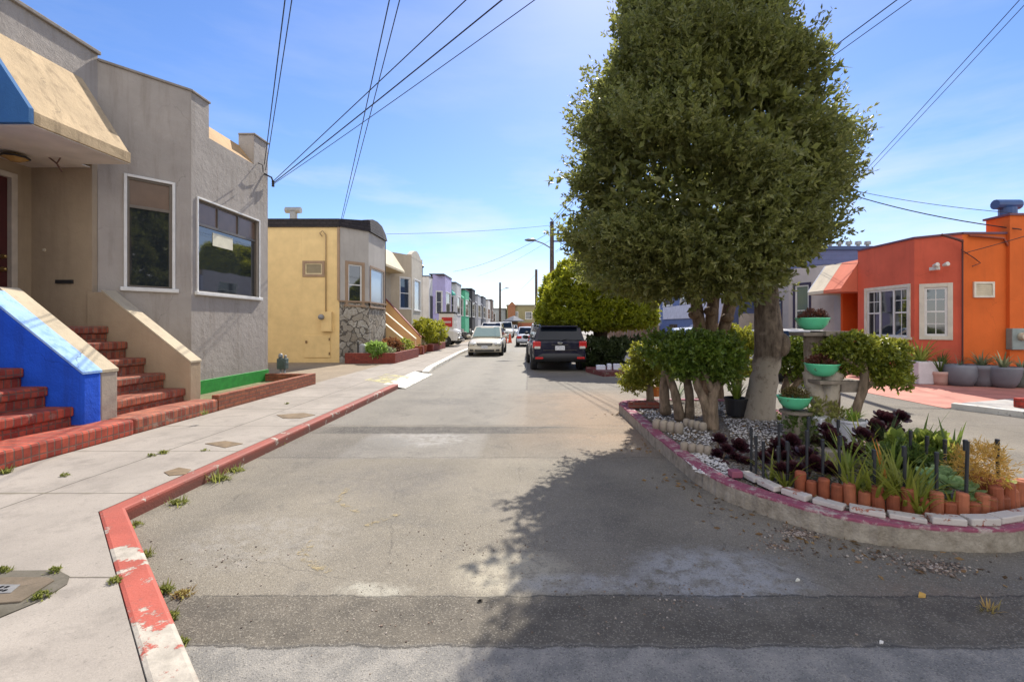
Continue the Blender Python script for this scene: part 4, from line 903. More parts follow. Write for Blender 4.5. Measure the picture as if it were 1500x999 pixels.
car('sedan', 'white car parked by the cream house, mostly behind the tree stump', (7.6,14.0,0), 0, 4.4, 1.75, 1.42, WP, 'sedan', lights='both')
# white truck with a red locker in the left driveway, nose to the street
tr = thing('utility_truck', 'white utility truck with red locker panel parked in the driveway before the lavender house', 'truck', (-6.4,31,.13))
m = MB(); bx = lambda *a: m.box(*a)
rings = []
for x, zt, hwd in ((-9.5,1.35,.9),(-5.6,1.35,.95),(-5.0,1.28,.93),(-4.72,1.15,.85)):
    rings.append([(x,31-hwd,.5),(x,31-hwd,zt-.12),(x,31-hwd*.85,zt),(x,31+hwd*.85,zt),(x,31+hwd,zt-.12),(x,31+hwd,.5)])
m.loft(rings); part('body', m, WP, tr, bevel=.04)
m = MB(); m.hexa([(-8.2,30.1,1.33),(-6.0,30.1,1.33),(-6.0,31.9,1.33),(-8.2,31.9,1.33)],[(-8.0,30.25,2.0),(-6.7,30.25,2.0),(-6.7,31.75,2.0),(-8.0,31.75,2.0)]); part('cabin', m, CGL, tr, bevel=.05)
m = MB(); m.box(-6.0,-5.0,30.25,31.7,1.3,2.32); lk = part('locker', m, WP, tr, bevel=.03)
m = MB(); m.box(-5.8,-5.1,30.22,30.25,1.42,2.05); part('red_panel', m, plain('red panel',(.42,.02,.02),.4), lk, bevel=.01)
m = MB(); m.box(-5.72,-5.18,30.2,30.222,1.68,1.8); part('panel_mark', m, plain('pale marking',(.5,.38,.36),.5,.5,30), lk)
m = MB(); m.box(-6.1,-4.9,30.2,31.75,2.32,2.42); part('roof_rack', m, BLACKP, tr, bevel=.02)
for yy in (30.35,31.65): part('headlight', MB().box(-4.8,-4.68,yy-.14,yy+.14,.85,1.02), CHROME, tr, bevel=.02)
part('bumper', MB().box(-4.85,-4.6,30.15,31.85,.5,.72), CHROME, tr, bevel=.04)
for xx in (-8.6,-5.5):
    for yy, sg in ((30.15,-1),(31.85,1)):
        wo_ = part('wheel', MB().lathe((xx,yy,.5),[(.22,-.11),(.35,-.11),(.37,-.08),(.37,.08),(.35,.11),(.22,.11)],18,Matrix.Rotation(R(90),3,'X')), TYRE, tr)
        part('rim', MB().lathe((xx,yy,.5),[(.22,-.1),(.2,.1),(.05,.115),(.001,.115)] if sg<0 else [(.001,-.115),(.05,-.115),(.2,-.1),(.22,.1)],14,Matrix.Rotation(R(90),3,'X')), RIM, wo_)
# motorcycle beside the truck
mc = thing('motorcycle', 'dark motorcycle parked beside the white utility truck', 'motorcycle', (-4.55,33.2,.13))
m = MB()
for xx in (-5.2,-3.9):
    part('wheel', MB().lathe((xx,33.2,.45),[(.2,-.05),(.3,-.06),(.32,0),(.3,.06),(.2,.05),(.18,0)],18,Matrix.Rotation(R(90),3,'X')), TYRE, mc)
m.loft([[(x,33.2+w_*a,z+h_*b) for a,b in ((-1,-1),(1,-1),(1,1),(-1,1))] for x,w_,z,h_ in ((-5.1,.08,.85,.05),(-4.75,.16,.8,.12),(-4.45,.18,.75,.25),(-4.15,.12,.85,.15),(-4.0,.06,.95,.06))]); part('frame', m, BLK, mc, bevel=.03)
m = MB(); m.tube([(-3.9,33.2,.45),(-4.1,33.2,1.0),(-4.15,32.9,1.1)], .03, 6); m.tube([(-4.1,33.2,1.0),(-4.15,33.5,1.1)], .03, 6); part('fork', m, CHROME, mc)
m = MB().box(-5.1,-4.6,33.08,33.32,.95,1.03); part('saddle', m, BLACKP, mc, bevel=.03)
# traffic cones
for i, px in enumerate((740.5, 747)):
    p = along(px, 39+.4*i); cn_ = thing('traffic_cone', 'orange traffic cone standing on the road right of the white sedan', 'traffic cone', p, 'orange cones on the road')
    part('cone', MB().lathe(p, [(.17,.04),(.14,.2),(.06,.75),(.03,.8)], 12), plain('cone orange',(.6,.1,.03),.6), cn_); part('base', MB().box(p[0]-.2,p[0]+.2,p[1]-.2,p[1]+.2,.0,.04), plain('cone base',(.35,.06,.03),.7), cn_)
# ================================================================== right side
RED = stucco('red orange stucco', (.6,.115,.065), (.4,.08,.05), .35, .005, .1); ORG = stucco('orange stucco', (.6,.125,.025), (.42,.09,.025), .35, .004, .09)
SAL = stucco('salmon mansard', (.62,.17,.1), (.5,.2,.12), .25, .004, .08); CREAMW = plain('cream window trim', (.6,.55,.45), .5); PURP = plain('dark purple trim', (.04,.03,.06), .5)
oh = thing('orange_house', 'bright orange and red stucco house with potted plants along its wall', 'house', (11,12.5,.1))
OF = Wall((10.0,13.85),(10.0,11.82)); OA = Wall((10.0,11.82),(10.66,11.2)); OS = Wall((10.66,11.2),(19,11.2)); OT = 3.78
q = lambda w_, x0,x1,y0,y1: (w_.u(x0), w_.u(x1), w_.z((x0+x1)/2,y1), w_.z((x0+x1)/2,y0))
hf = q(OF,1270,1330,424,493); ha = q(OA,1354,1388,421,492)
m = MB(); OF.panel(m,.05,OT,[hf],.08); OA.panel(m,.05,OT,[ha],.08); bk = Wall((10.9,13.85),(10.0,13.85)); bk.panel(m,.05,OT); m.box(10.05,10.2,11.9,13.8,.05,OT-.02); part('bay_wall', m, RED, oh)
m = MB(); OS.panel(m,.05,OT); m.box(10.75,19,11.25,14.4,.05,OT-.02); m.box(11.74,19,11.12,11.7,.05,4.22); part('wall', m, ORG, oh)
m = MB(); OF.box(m,0,OF.len+.02,-.2,.03,OT,OT+.05); OA.box(m,0,OA.len,-.2,.03,OT,OT+.05); OS.box(m,0,1.08,-.2,.03,OT,OT+.05); m.box(11.7,19,11.08,11.75,4.22,4.27); part('parapet_cap', m, plain('purple cap',(.12,.05,.08),.6), oh)
window(oh, OF, *hf, WHITE, DGLASS, 'triple', -.04, .09, CREAMW, .05, fw=.05); window(oh, OA, *ha, WHITE, DGLASS, 'grid', -.04, .1, CREAMW, 0, fw=.05)
# recessed entry and mansards
m = MB(); m.box(10.9,11.0,13.85,14.75,.1,2.6); m.box(10.1,10.9,14.66,14.76,.1,2.6); part('entry_wall', m, stucco('entry orange',(.6,.09,.015),amount=.1), oh)
def mans(house, y0, y1, mat, end):
    m = MB(); m.prism([(9.5,2.66),(9.5,2.56),(10.95,2.56),(10.95,3.55),(10.1,3.55)][::-1], y0, y1, 'y'); part('mansard', m, mat, house, bevel=.006)
mans(oh, 13.87, 14.7, SAL, True)
# fittings on the orange wall
m = MB(); u0,u1=OS.u(1425),OS.u(1455); z0,z1=OS.z(1440,436),OS.z(1440,413)
OS.box(m,u0+.05,u1-.05,0,.04,z0,z0+.05); OS.box(m,u0+.05,u1-.05,0,.04,z1-.05,z1); OS.box(m,u0,u0+.05,0,.04,z0,z1); OS.box(m,u1-.05,u1,0,.04,z0,z1); vf=part('wall_vent', m, CREAMW, oh)
m = MB()
for k in range(5): OS.box(m,u0+.05,u1-.05,.005,.025,z0+.06+.05*k,z0+.1+.05*k)
OS.box(m,u0+.04,u1-.04,.001,.01,z0+.04,z1-.04); part('louvre', m, plain('louvre cream',(.55,.48,.34),.6), vf)
m = MB(); u0,u1=OS.u(1473),OS.u(1495); z0,z1=OS.z(1484,512),OS.z(1484,481); OS.box(m,u0,u1,0,.16,z0,z1); em=part('electric_meter', m, plain('meter grey green',(.22,.26,.25),.5), oh, bevel=.015)
m = MB().lathe(OS.p((u0+u1)/2+.03,.16,z1-.2), [(.1,0),(.1,.04),(.08,.1),(.001,.11)], 16, Matrix.Rotation(R(90),3,'X')); part('dial', m, plain('meter dial',(.45,.4,.3),.2), em)
m = MB(); uc=OS.u(1476); m.tube([OS.p(uc,.03,z1),OS.p(uc,.03,OS.z(1476,362)),OS.p(uc-.15,.05,OS.z(1476,350)),OS.p(uc-1.0,.06,OS.z(1476,346))], .028, 8); m.tube([OS.p(uc+.2,.02,z1-.05),OS.p(uc+.12,.02,2.9),OS.p(uc+.05,.02,3.5)], .014, 6); m.tube([OS.p(uc,.03,z0),OS.p(uc,.03,.12)], .025, 6); m.tube([OS.p(uc+.05,.03,z0),OS.p(uc+.4,.03,.4),OS.p(uc+.42,.03,.12)], .014, 6); part('conduit', m, plain('red brown conduit',(.25,.05,.02),.5), oh, smooth=True)
m = MB(); a=at(1414,366,11.1); m.tube([(a.x,11.17,.6),(a.x,11.17,a.z),(a.x-.05,11.12,a.z+.25)], .02, 6); m.tube([(a.x-.05,11.12,a.z+.2),(a.x-.25,11.0,a.z+.22),(a.x-.45,11.25,a.z+.4)], .03, 6); m.tube([(a.x-.1,11.1,a.z),(a.x+.25,11.13,a.z-.2),(a.x+.4,11.13,a.z-.32),(a.x+.2,11.13,a.z-.4)], .012, 6); part('wiring', m, plain('dark wiring',(.09,.02,.015),.6), oh)
m = MB(); a=at(1369,390,11.45); 
for dx_,dy_ in ((-.07,.05),(.07,-.07)): m.lathe((a.x+dx_,a.y+dy_-.1,a.z), [(.035,0),(.055,.12),(.045,.13)], 10, Matrix.Rotation(R(80),3,'X'))
m.box(a.x-.05,a.x+.05,a.y-.1,a.y+.1,a.z-.1,a.z-.02); part('flood_light', m, plain('lamp white',(.6,.58,.52),.4), oh)
m = MB(); a=at(1476,300,12.2); m.tube([(a.x,a.y,4.0),(a.x,a.y,a.z-.1)], .19, 14); m.tube([(a.x-.34,a.y,a.z-.0),(a.x+.3,a.y,a.z-.0)], .13, 12); part('vent_pipe', m, plain('blue metal',(.03,.08,.22),.5), oh)
# cream house
ch_ = thing('cream_house', 'cream stucco house with beige mansard and purple framed windows beside the orange house', 'house', (10.4,18,.1))
CRM = stucco('cream stucco', (.47,.42,.39), amount=.12)
A = Wall((9.8,17.2),(10.45,15.6)); Fq = Wall((9.8,19.6),(9.8,17.2)); h1=q(A,1165,1185,418,492); h2=(.5,1.9,1.2,2.45)
m = MB(); A.panel(m,.05,3.64,[h1],.08); Fq.panel(m,.05,3.64,[h2],.08); m.box(10.0,10.5,17.2,19.6,.05,3.6); m.box(10.9,18,14.75,19.9,.05,3.6); m.box(10.45,10.9,14.78,15.6,.05,2.6); part('wall', m, CRM, ch_)
window(ch_, A, *h1, WHITE, glass('pale curtain glass',(.12,.16,.17),.08), 'double', -.04, .09, PURP, 0, fw=.05); window(ch_, Fq, *h2, WHITE, glass('pale curtain glass'), 'triple', -.04, .09, PURP, 0, fw=.05)
mans(ch_, 14.702, 15.5, stucco('cream mansard',(.58,.5,.38),amount=.15), False)
m = MB().prism([(9.5,2.66),(10.1,3.55),(10.7,3.55),(10.7,2.66)], 15.5, 15.56, 'y'); part('mansard_end', m, stucco('bluish end',(.4,.42,.48),amount=.1), ch_)
m = MB(); m.box(10.44,10.52,14.8,14.95,.1,2.56); part('porch_post', m, CREAMW, ch_, bevel=.01)
# slate house
sh_ = thing('slate_blue_house', 'two storey slate blue house with white band seen behind the tree trunks', 'house', (9,24,.1))
SLT = siding('slate siding',(.085,.105,.21),.2); SLF = plain('bright slate front',(.09,.13,.3),.6)
SS = Wall((8.6,20.0),(18,20.0)); SFr = Wall((8.6,30.0),(8.6,20.0)); m = MB(); SS.panel(m,.05,4.85); m.box(8.75,18,20.1,29.9,.05,4.8); part('side_wall', m, SLT, sh_)
m = MB(); hw_=[(.9,2.6,2.75,4.0),(4.2,6.0,2.75,4.0)]; SFr.panel(m,.05,4.85,hw_+[(2.0,3.6,.2,1.6)],.1); part('front_wall', m, SLF, sh_)
for a in hw_: window(sh_, SFr, *a, WHITE, glass('blue window glass'), 'double', -.05, .1, WHITE, .05)
window(sh_, SFr, 2.0,3.6,.2,1.6, plain('dark frame',(.08,.08,.1),.5), DGLASS, 'double', -.05)
m = MB(); SFr.box(m,1.0,9.2,0,.08,1.9,2.65); SFr.box(m,9.5,9.8,0,.06,.1,4.6); SFr.box(m,.0,.15,0,.06,1.5,4.8); part('white_band', m, plain('pale lilac paint',(.55,.55,.65),.6), sh_)
m = MB(); SS.box(m,.6,1.9,0,.06,.1,2.05); part('garage_door', m, plain('pale shed panel',(.45,.38,.33),.6), sh_); 
m = MB(); SS.box(m,-.05,9.4,-.1,.08,4.85,5.0); part('roof_edge', m, plain('navy edge',(.03,.06,.15),.6), sh_)
th2 = thing('beige_house', 'beige two tone house with white entry arch left of the slate blue house', 'house', (8.6,34,.1))
w_ = Wall((8.6,38),(8.6,30.05)); m = MB(); w_.panel(m,.05,2.9,[(4.9,6.6,.9,1.9)],.1); m.box(8.8,18,30.1,38,.05,5.2); part('wall', m, siding('beige boards',(.36,.28,.2),.25), th2)
m = MB(); w_.panel(m,2.9,5.2,[(4.5,6.5,3.4,4.6)],.1); part('upper_wall', m, plain('pale lilac wall',(.5,.47,.5),.7), th2)
window(th2, w_, 4.9,6.6,.9,1.9, PURP, DGLASS, 'double', -.05); window(th2, w_, 4.5,6.5,3.4,4.6, WHITE, DGLASS, 'double', -.05)
m = MB(); m.tube([w_.p(2.2,.1,.1),w_.p(2.2,.1,1.7)]+[w_.p(3.0-.8*math.cos(a),.1,1.7+.5*math.sin(a)) for a in [k*math.pi/8 for k in range(1,8)]]+[w_.p(3.8,.1,1.7),w_.p(3.8,.1,.1)], .12, 6); part('entry_arch', m, WHITE, th2)
m = MB(); w_.box(m,2.3,3.7,0,.03,.1,1.9); part('door', m, plain('dark door',(.03,.025,.02),.5), th2)
bg_ = endhouse('tan_block','tan building with rooftop vents rising behind the dark blue roof',23.5,31,36,7.2,(.38,.3,.22),(.3,.27,.24),[])
for k in range(5): part('vent_pipe', MB().lathe((24.2+.75*k,36.6,7.5),[(.12,0),(.12,.5),(.25,.5),(.22,.75)],8), plain('galvanised metal',(.27,.28,.29),.6,metal=.2), bg_)
for i,(y0,y1,c_) in enumerate(((200,201,(.3,.27,.22)),(50,56,(.4,.36,.34)),(56,66,(.2,.22,.27)),(66,78,(.42,.38,.3)))):
    if i: endhouse('row_house', ['brown','pale','grey blue','sandy'][i]+' far house on the right row beyond the fence', 11.5,20,y0,5+.3*(i%2),c_,(.15,.14,.13),[(1,2.5,2.5,4)])
m = MB()
for k in range(26): m.box(5.2+.19*k,5.37+.19*k,31.0,31.04,.05,1.95+.04*random.random())
m.box(5.2,10.1,31.05,31.1,.5,.6); m.box(5.2,10.1,31.05,31.1,1.5,1.6)
solo('board_fence', m, plain('weathered brown boards',(.2,.13,.1),.8,.3,4), 'weathered brown board fence behind the round tree', 'fence')
# pots along the orange wall
def pot(name, label, px, pyb, r, h, prof, mat, kind, leafm, n=26, L=.5, wd=.035, spread=.7, group=None, sq=False, Y=None):
    p = at(px, pyb, Y) if Y else gp(px, pyb, .1); p.z = .1 if not Y else p.z
    t_ = thing(name, label, 'potted plant', p, group)
    if sq:
        m = MB(); m.hexa([(p.x-r*.85,p.y-r*.85,p.z),(p.x+r*.85,p.y-r*.85,p.z),(p.x+r*.85,p.y+r*.85,p.z),(p.x-r*.85,p.y+r*.85,p.z)],[(p.x-r,p.y-r,p.z+h),(p.x+r,p.y-r,p.z+h),(p.x+r,p.y+r,p.z+h),(p.x-r,p.y+r,p.z+h)]); po = part('pot', m, mat, t_, bevel=.015)
    else: po = part('pot', MB().lathe(p, [(r*a,h*b) for a,b in prof]+[(r*prof[-1][0]*.88,h),(r*prof[-1][0]*.85,h*.88),(.001,h*.88)], 22), mat, t_, smooth=False, bevel=0)
    for pl in po.data.polygons: pl.use_smooth = not sq
    if kind == 'strap': part('leaves', strap((p.x,p.y,p.z+h*.85), n, L, wd, spread, .45), leafm, t_)
    elif kind == 'bush': part('leaves', blob_foliage((p.x,p.y,p.z+h+L*.35),(r*1.1,r*1.1,L*.5),120,8,.09,.035,3), leafm, t_)
    return t_
GPOT = plain('grey glazed pot',(.15,.155,.18),.5,.12,3); AGL = leafmat('agave green',(.06,.1,.05),(.12,.17,.09),(.24,.26,.14),.5,.15); LIME = leafmat('lime strap leaf',(.07,.12,.015),(.16,.22,.03),(.36,.38,.07),.4,.35); MIDG = leafmat('mid green leaf',(.03,.06,.012),(.06,.1,.02),(.13,.18,.04),.45,.3)
BELL=[(.72,0),(.9,.25),(1,.55),(.97,.85),(.92,1)]; CONE=[(.7,0),(.8,.3),(.93,.75),(1,.8),(1,1)]
pot('potted_plant','lime green strap plant in a square white planter at the corner of the red bay',1348,561,.3,.55,None,plain('white planter',(.6,.58,.6),.6),'strap',LIME,60,.75,.05,.9,sq=True)
pot('potted_plant','aloe in a small pink pot between the white planter and grey pots',1377,563,.2,.32,CONE,plain('pink pot',(.5,.32,.27),.7),'strap',MIDG,46,.6,.04,.9)
pot('potted_plant','round bellied grey pot with sparse dry growth by the orange wall',1405,564,.34,.5,BELL,GPOT,'strap',AGL,14,.35,.02,1.)
pot('potted_plant','tapered grey pot with spiky agave left of the electric meter',1437,565,.29,.5,CONE,GPOT,'strap',AGL,34,.5,.04,.9)
pot('potted_plant','wide grey bowl pot with striped agave under the electric meter',1469,567,.33,.48,[(.6,0),(.8,.25),(.95,.6),(1,.9),(1,1)],GPOT,'strap',leafmat('striped agave',(.08,.12,.06),(.2,.25,.12),(.45,.45,.25),.5,.15),24,.45,.05,.9)
pot('potted_plant','greenish grey pot at the right picture edge beside the red brick step',1497,567,.28,.46,CONE,plain('green grey pot',(.15,.19,.17),.5),'strap',AGL,20,.4,.04,.8)
p = gp(1497,598,.1); m = MB(); m.box(p.x-.02,p.x+1.5,p.y,p.y+.13,.1,.27); solo('brick_step', m, bricks('red painted brick',(.45,.04,.02),(.38,.03,.02),(.2,.04,.03),.22,.075,.5,.008), 'bright red painted brick step at the right picture edge', 'step', bevel=.015)
# ================================================================== planted traffic island
out_px = [(907,604),(955,652),(1010,700),(1050,727),(1100,748),(1200,780),(1300,800),(1430,809),(1500,806)]
edge = [tuple(gp(*p)[:2]) for p in out_px]
def catmull(P, n=5):
    o = []
    for i in range(len(P)-1):
        a,b,c,d = (Vector(P[max(i-1,0)]),Vector(P[i]),Vector(P[i+1]),Vector(P[min(i+2,len(P)-1)]))
        for k in range(n):
            t_=k/n; o.append(tuple(.5*((2*b)+(c-a)*t_+(2*a-5*b+4*c-d)*t_*t_+(3*b-a-3*c+d)*t_**3)))
    return o+[tuple(P[-1])]
edge += [(3.85,3.3),(4.12,3.7),(4.15,4.5),(4.1,6.5),(4.0,8.2),(3.4,8.6),(2.2,8.6),(1.75,8.4)]
loop = [(x+random.uniform(-.007,.007),y+random.uniform(-.007,.007)) for x,y in catmull(edge+[edge[0]], 8)[:-1]]
def inset(P, d):
    n=len(P); o=[]
    for i in range(n):
        a,b=Vector(P[i-1]),Vector(P[(i+1)%n]); t_=(b-a).normalized(); o.append(tuple(Vector(P[i])+Vector((-t_.y,t_.x))*d))
    return o
IZ=.16
inn = inset(loop, .15)
cen = Vector((2.8,5.8))
if sum((Vector(a)-cen).length for a in inn) > sum((Vector(a)-cen).length for a in loop): inn = inset(loop,-.15)
def ring(o_, i_, z0, z1, zi, name, mat, bevel=0):
    n=len(o_); m=MB(); m.add([(*p,z0) for p in o_]+[(*p,z1) for p in o_]+[(*p,z1) for p in i_]+[(*p,zi) for p in i_], sum([[(k,(k+1)%n,n+(k+1)%n,n+k),(n+k,n+(k+1)%n,2*n+(k+1)%n,2*n+k),(2*n+k,2*n+(k+1)%n,3*n+(k+1)%n,3*n+k)] for k in range(n)],[]))
    return struct(name, m, mat, bevel=bevel)
PINK = (.25,.07,.11)
t = NT('island kerb paint'); p_=t.xyz(); n1=t.noise(6,6,.7).outputs[0]
top = t.rng(t.math('ADD', p_[2], t.math('MULTIPLY', t.math('SUBTRACT', n1, .5), .03)), .132, .142)
con = t.mix(t.rng(t.noise(9,6,.7).outputs[0], .35, .65), (.2,.17,.13), (.36,.32,.26))
pk = t.mix(t.rng(t.noise(8,7,.75).outputs[0], .5, .6), PINK, (.4,.33,.3))
KM = t.done(t.bsdf(t.mix(top, con, pk), .8, 0, .25, t.bump(t.math('ADD', n1, t.noise(50,3).outputs[0]), .6, .014)))
ring(loop, inn, -.1, IZ, .0, 'island_kerb', KM, .012)
t = NT('island soil'); v = t.n('ShaderNodeTexVoronoi'); t.l(t.P(), v.inputs['Vector']); v.inputs['Scale'].default_value = 45
c = t.mix(t.xyz(v.outputs['Color'])[0], (.09,.07,.05), (.2,.17,.14)); c = t.mix(t.math('MULTIPLY', t.math('GREATER_THAN', t.xyz(v.outputs['Color'])[1], .7), .5), c, (.4,.38,.35))
SOIL = t.done(t.bsdf(c, .95, 0, .2, t.bump(v.outputs['Distance'], 1., .03)))
struct('island_soil', MB().add([(*p,IZ-.02) for p in inn], [tuple(range(len(inn)))]), SOIL)
# white pebbles: uncountable gravel
pts=[]; 
def scatter(poly_px, n, Z=IZ):
    P=[gp(*p,Z) for p in poly_px]; xs=[p.x for p in P]; ys=[p.y for p in P]; k=0
    while k<n:
        x,y=random.uniform(min(xs),max(xs)),random.uniform(min(ys),max(ys)); ins=False
        for i in range(len(P)):
            a,b=P[i-1],P[i]
            if (a.y>y)!=(b.y>y) and x<(b.x-a.x)*(y-a.y)/(b.y-a.y)+a.x: ins=not ins
        if ins: pts.append((x,y,Z-.015)); k+=1
scatter([(1000,668),(1045,652),(1072,690),(1062,700),(1020,690)],700); scatter([(935,598),(985,598),(1050,640),(1030,660),(985,640)],700); scatter([(1060,612),(1160,612),(1170,660),(1080,660)],1100); scatter([(1040,590),(1080,586),(1100,605),(1060,610)],250)
m=MB()
for x,y,z in pts:
    s=random.uniform(.008,.02); M3=Matrix.Rotation(random.random()*6,3,'Z')@Matrix.Diagonal((1,random.uniform(.6,1),random.uniform(.5,.8))).to_3x3()
    m.lathe((x,y,z+s*.4), [(s*.1,-s*.6),(s*.85,-s*.25),(s,.1*s),(s*.6,s*.5),(.1*s,s*.62)], 6, M3)
t=NT('white pebbles'); g=t.n('ShaderNodeNewGeometry'); r=t.n('ShaderNodeValToRGB'); t.l(g.outputs['Random Per Island'], r.inputs[0]); r.color_ramp.elements[0].color=(.16,.15,.15,1); r.color_ramp.elements[1].color=(.6,.58,.56,1); e_=r.color_ramp.elements.new(.4); e_.color=(.5,.48,.46,1)
tag(mesh_obj('pebbles', m, t.done(t.bsdf(r.outputs[0], .55)), True), 'white and grey pebbles spread over the traffic island bed', 'pebbles', kind='stuff')

# white painted bricks along the front kerb
def poly_walk(P, step):
    P=[Vector(p) for p in P]; o=[]; d=0; nxt=0
    for a,b in zip(P[:-1],P[1:]):
        L=(b-a).length
        while nxt<=d+L: o.append((a.lerp(b,(nxt-d)/L),(b-a).normalized())); nxt+=step
        d+=L
    return o
WB = chipped('whitewashed brick', (.5,.46,.42), (.33,.12,.075), .57, scale=11)
bl = catmull([tuple(gp(*p,IZ)[:2]) for p in [(1090,696),(1130,715),(1200,737),(1290,755),(1390,766),(1450,765),(1503,755)]],6)
for i,(p,d) in enumerate(poly_walk(bl,.232)):
    bo = thing('edging_brick','whitewashed brick laid flat along the front kerb of the island','brick',(p.x,p.y,IZ),'whitewashed bricks edging the island', math.atan2(d.y,d.x)+random.uniform(-.04,.04)) if False else None
    m=MB(); L=random.uniform(.1,.113); m.box(-L,L,-.048,.048,0,random.uniform(.036,.052))
    o=solo('edging_brick', m, WB, 'whitewashed brick laid flat along the front kerb of the island', 'brick', 'whitewashed bricks edging the island', bevel=.008)
    o.location=(p.x+d.x*.1,p.y+d.y*.1,IZ+.001); o.rotation_euler=(0,0,math.atan2(d.y,d.x)+random.uniform(-.05,.05))
m=MB(); a=gp(1077,698,IZ); m.box(-.05,.05,-.05,.05,0,.06); o=solo('edging_brick', m, plain('pink painted brick',PINK,.7), 'small pink painted block at the left end of the whitewashed bricks', 'brick', bevel=.008); o.location=(a.x,a.y,IZ)
# terracotta log edging
TER = plain('terracotta', (.25,.065,.026), .75, .3, 9, bump=.004); TER2 = plain('pale terracotta', (.32,.1,.045), .75, .3, 9, bump=.004)
tlp = catmull([tuple(gp(*p,IZ)[:2]) for p in [(1172,717),(1240,733),(1310,746),(1390,753),(1445,750),(1485,737),(1500,726)]],6)
for i,(p,d) in enumerate(poly_walk(tlp,.0885)):
    h=(.125 if i%2 else .185)*random.uniform(.86,1.12); m=MB().lathe((0,0,0),[(.043,0),(.043,h-.012),(.036,h),(.001,h+.002)],14)
    o=solo('terracotta_log', m, TER if random.random()<.75 else TER2, 'round topped terracotta log in the staggered edging behind the whitewashed bricks', 'edging log', 'terracotta log edging of the bed', smooth=False); o.location=(p.x,p.y,IZ-.02); o.rotation_euler=(random.uniform(-.05,.05),random.uniform(-.05,.05),0)
# iron stakes
for (px,yt,yb) in [(1100,628,690),(1107,640,700),(1118,648,705),(1140,655,708),(1143,622,690),(1153,648,712),(1185,612,688),(1182,632,715),(1205,645,718),(1228,616,676),(1231,640,722),(1280,660,735),(1324,655,745),(1334,632,700),(1358,640,706),(1372,664,750),(1384,645,712),(1414,646,752),(1461,645,740)]:
    b=gp(px,yb,IZ); tp=at(px,yt,b.y); h=tp.z-IZ
    m=MB().tube([(0,0,-.03),(random.uniform(-.012,.012),random.uniform(-.012,.012),h)], [.0115,.0115], 8); m.lathe((0,0,h-.07),[(.0145,0),(.0145,.06),(.016,.075),(.012,.08)],8)
    o=solo('stake', m, plain('black iron',(.02,.022,.026),.5), 'black iron stake standing upright in the island flower bed', 'stake', 'black stakes around the flower bed'); o.location=(b.x,b.y,IZ)
# scalloped concrete edging blocks
SCAL = stucco('scalloped concrete', (.33,.28,.22), amount=.4)
for nm,(x0,x1,yb,h) in {'large scalloped concrete edging block below the jade trunks':(957,1000,634,.15),'second scalloped concrete edging block right of the large one':(1002,1034,630,.12),'low scalloped edging block behind the white pebbles':(997,1044,665,.11)}.items():
    a=gp(x0,yb-8,IZ); b=gp(x1,yb,IZ); n=4; m=MB(); d=(b-a); 
    for k in range(n):
        c0=a+d*((k+.5)/n); r=d.length/n*.56; m.lathe((c0.x,c0.y,IZ-.03),[(r,0),(r,h*.75),(r*.8,h*.97),(r*.3,h*1.05)],10)
    solo('edging_block', m, SCAL, nm, 'edging block', smooth=True)
# ------------------------------------------------------------------ big tree
def trunk(mb, path, rad, n=12):
    P=[Vector(p) for p in path]; Q=[]; Rr=[]
    for i in range(len(P)-1):
        for k in range(4):
            t_=k/4; a,b,c,d=(P[max(i-1,0)],P[i],P[i+1],P[min(i+2,len(P)-1)])
            Q.append(.5*((2*b)+(c-a)*t_+(2*a-5*b+4*c-d)*t_*t_+(3*b-a-3*c+d)*t_**3)); Rr.append((rad[i]*(1-t_)+rad[i+1]*t_)*random.uniform(.93,1.07))
    Q.append(P[-1]); Rr.append(rad[-1]); mb.tube(Q,Rr,n); return mb
b=gp(1112,612,IZ-.02); YT=b.y
bt = thing('big_tree','big dense broadleaf tree with whitewashed lower trunk on the traffic island','tree',b)
pt=lambda px,py,dy=0: at(px,py,YT+dy)
m=MB(); trunk(m,[b-Vector((0,0,.05)),pt(1113,590),pt(1121,545),pt(1126,500),pt(1124,455),pt(1121,415),pt(1112,370,.1),pt(1090,300,.15),pt(1060,200,.1),pt(1050,90)],[.25,.205,.185,.2,.17,.16,.15,.13,.1,.05],16)
trunk(m,[pt(1118,425),pt(1096,408,-.05),pt(1075,380,-.1),pt(1020,320,-.3)],[.1,.09,.08,.05],10)
trunk(m,[pt(1112,380,.1),pt(1150,340,.3),pt(1190,280,.4)],[.1,.08,.04],8); trunk(m,[pt(1100,330,.1),pt(1060,280,.7),pt(980,220,.9)],[.1,.07,.03],8); trunk(m,[pt(1070,240,.1),pt(1120,150,-.3),pt(1150,80,-.3)],[.08,.05,.02],8)
for (px,py,r,dy) in [(1146,505,.12,-.08),(1150,530,.1,-.02),(1098,490,.07,-.1),(1108,440,.07,-.14),(1138,560,.06,-.15)]:
    c=pt(px,py,dy); m.ball(c,r,r*.8,r*1.5,10,6) if r>.09 and py<510 else None
t_ob=part('trunk', m, bark('tree bark',(.07,.052,.04),(.22,.17,.125),1.0), bt, smooth=True)
C0=np.array([2.42,6.6]); ZP=np.array([1.98,2.2,2.6,3.3,4.2,5.2,6.2,7.0,7.5,7.7]); RP=np.array([.65,1.18,1.45,1.52,1.40,1.13,.84,.55,.28,.05])
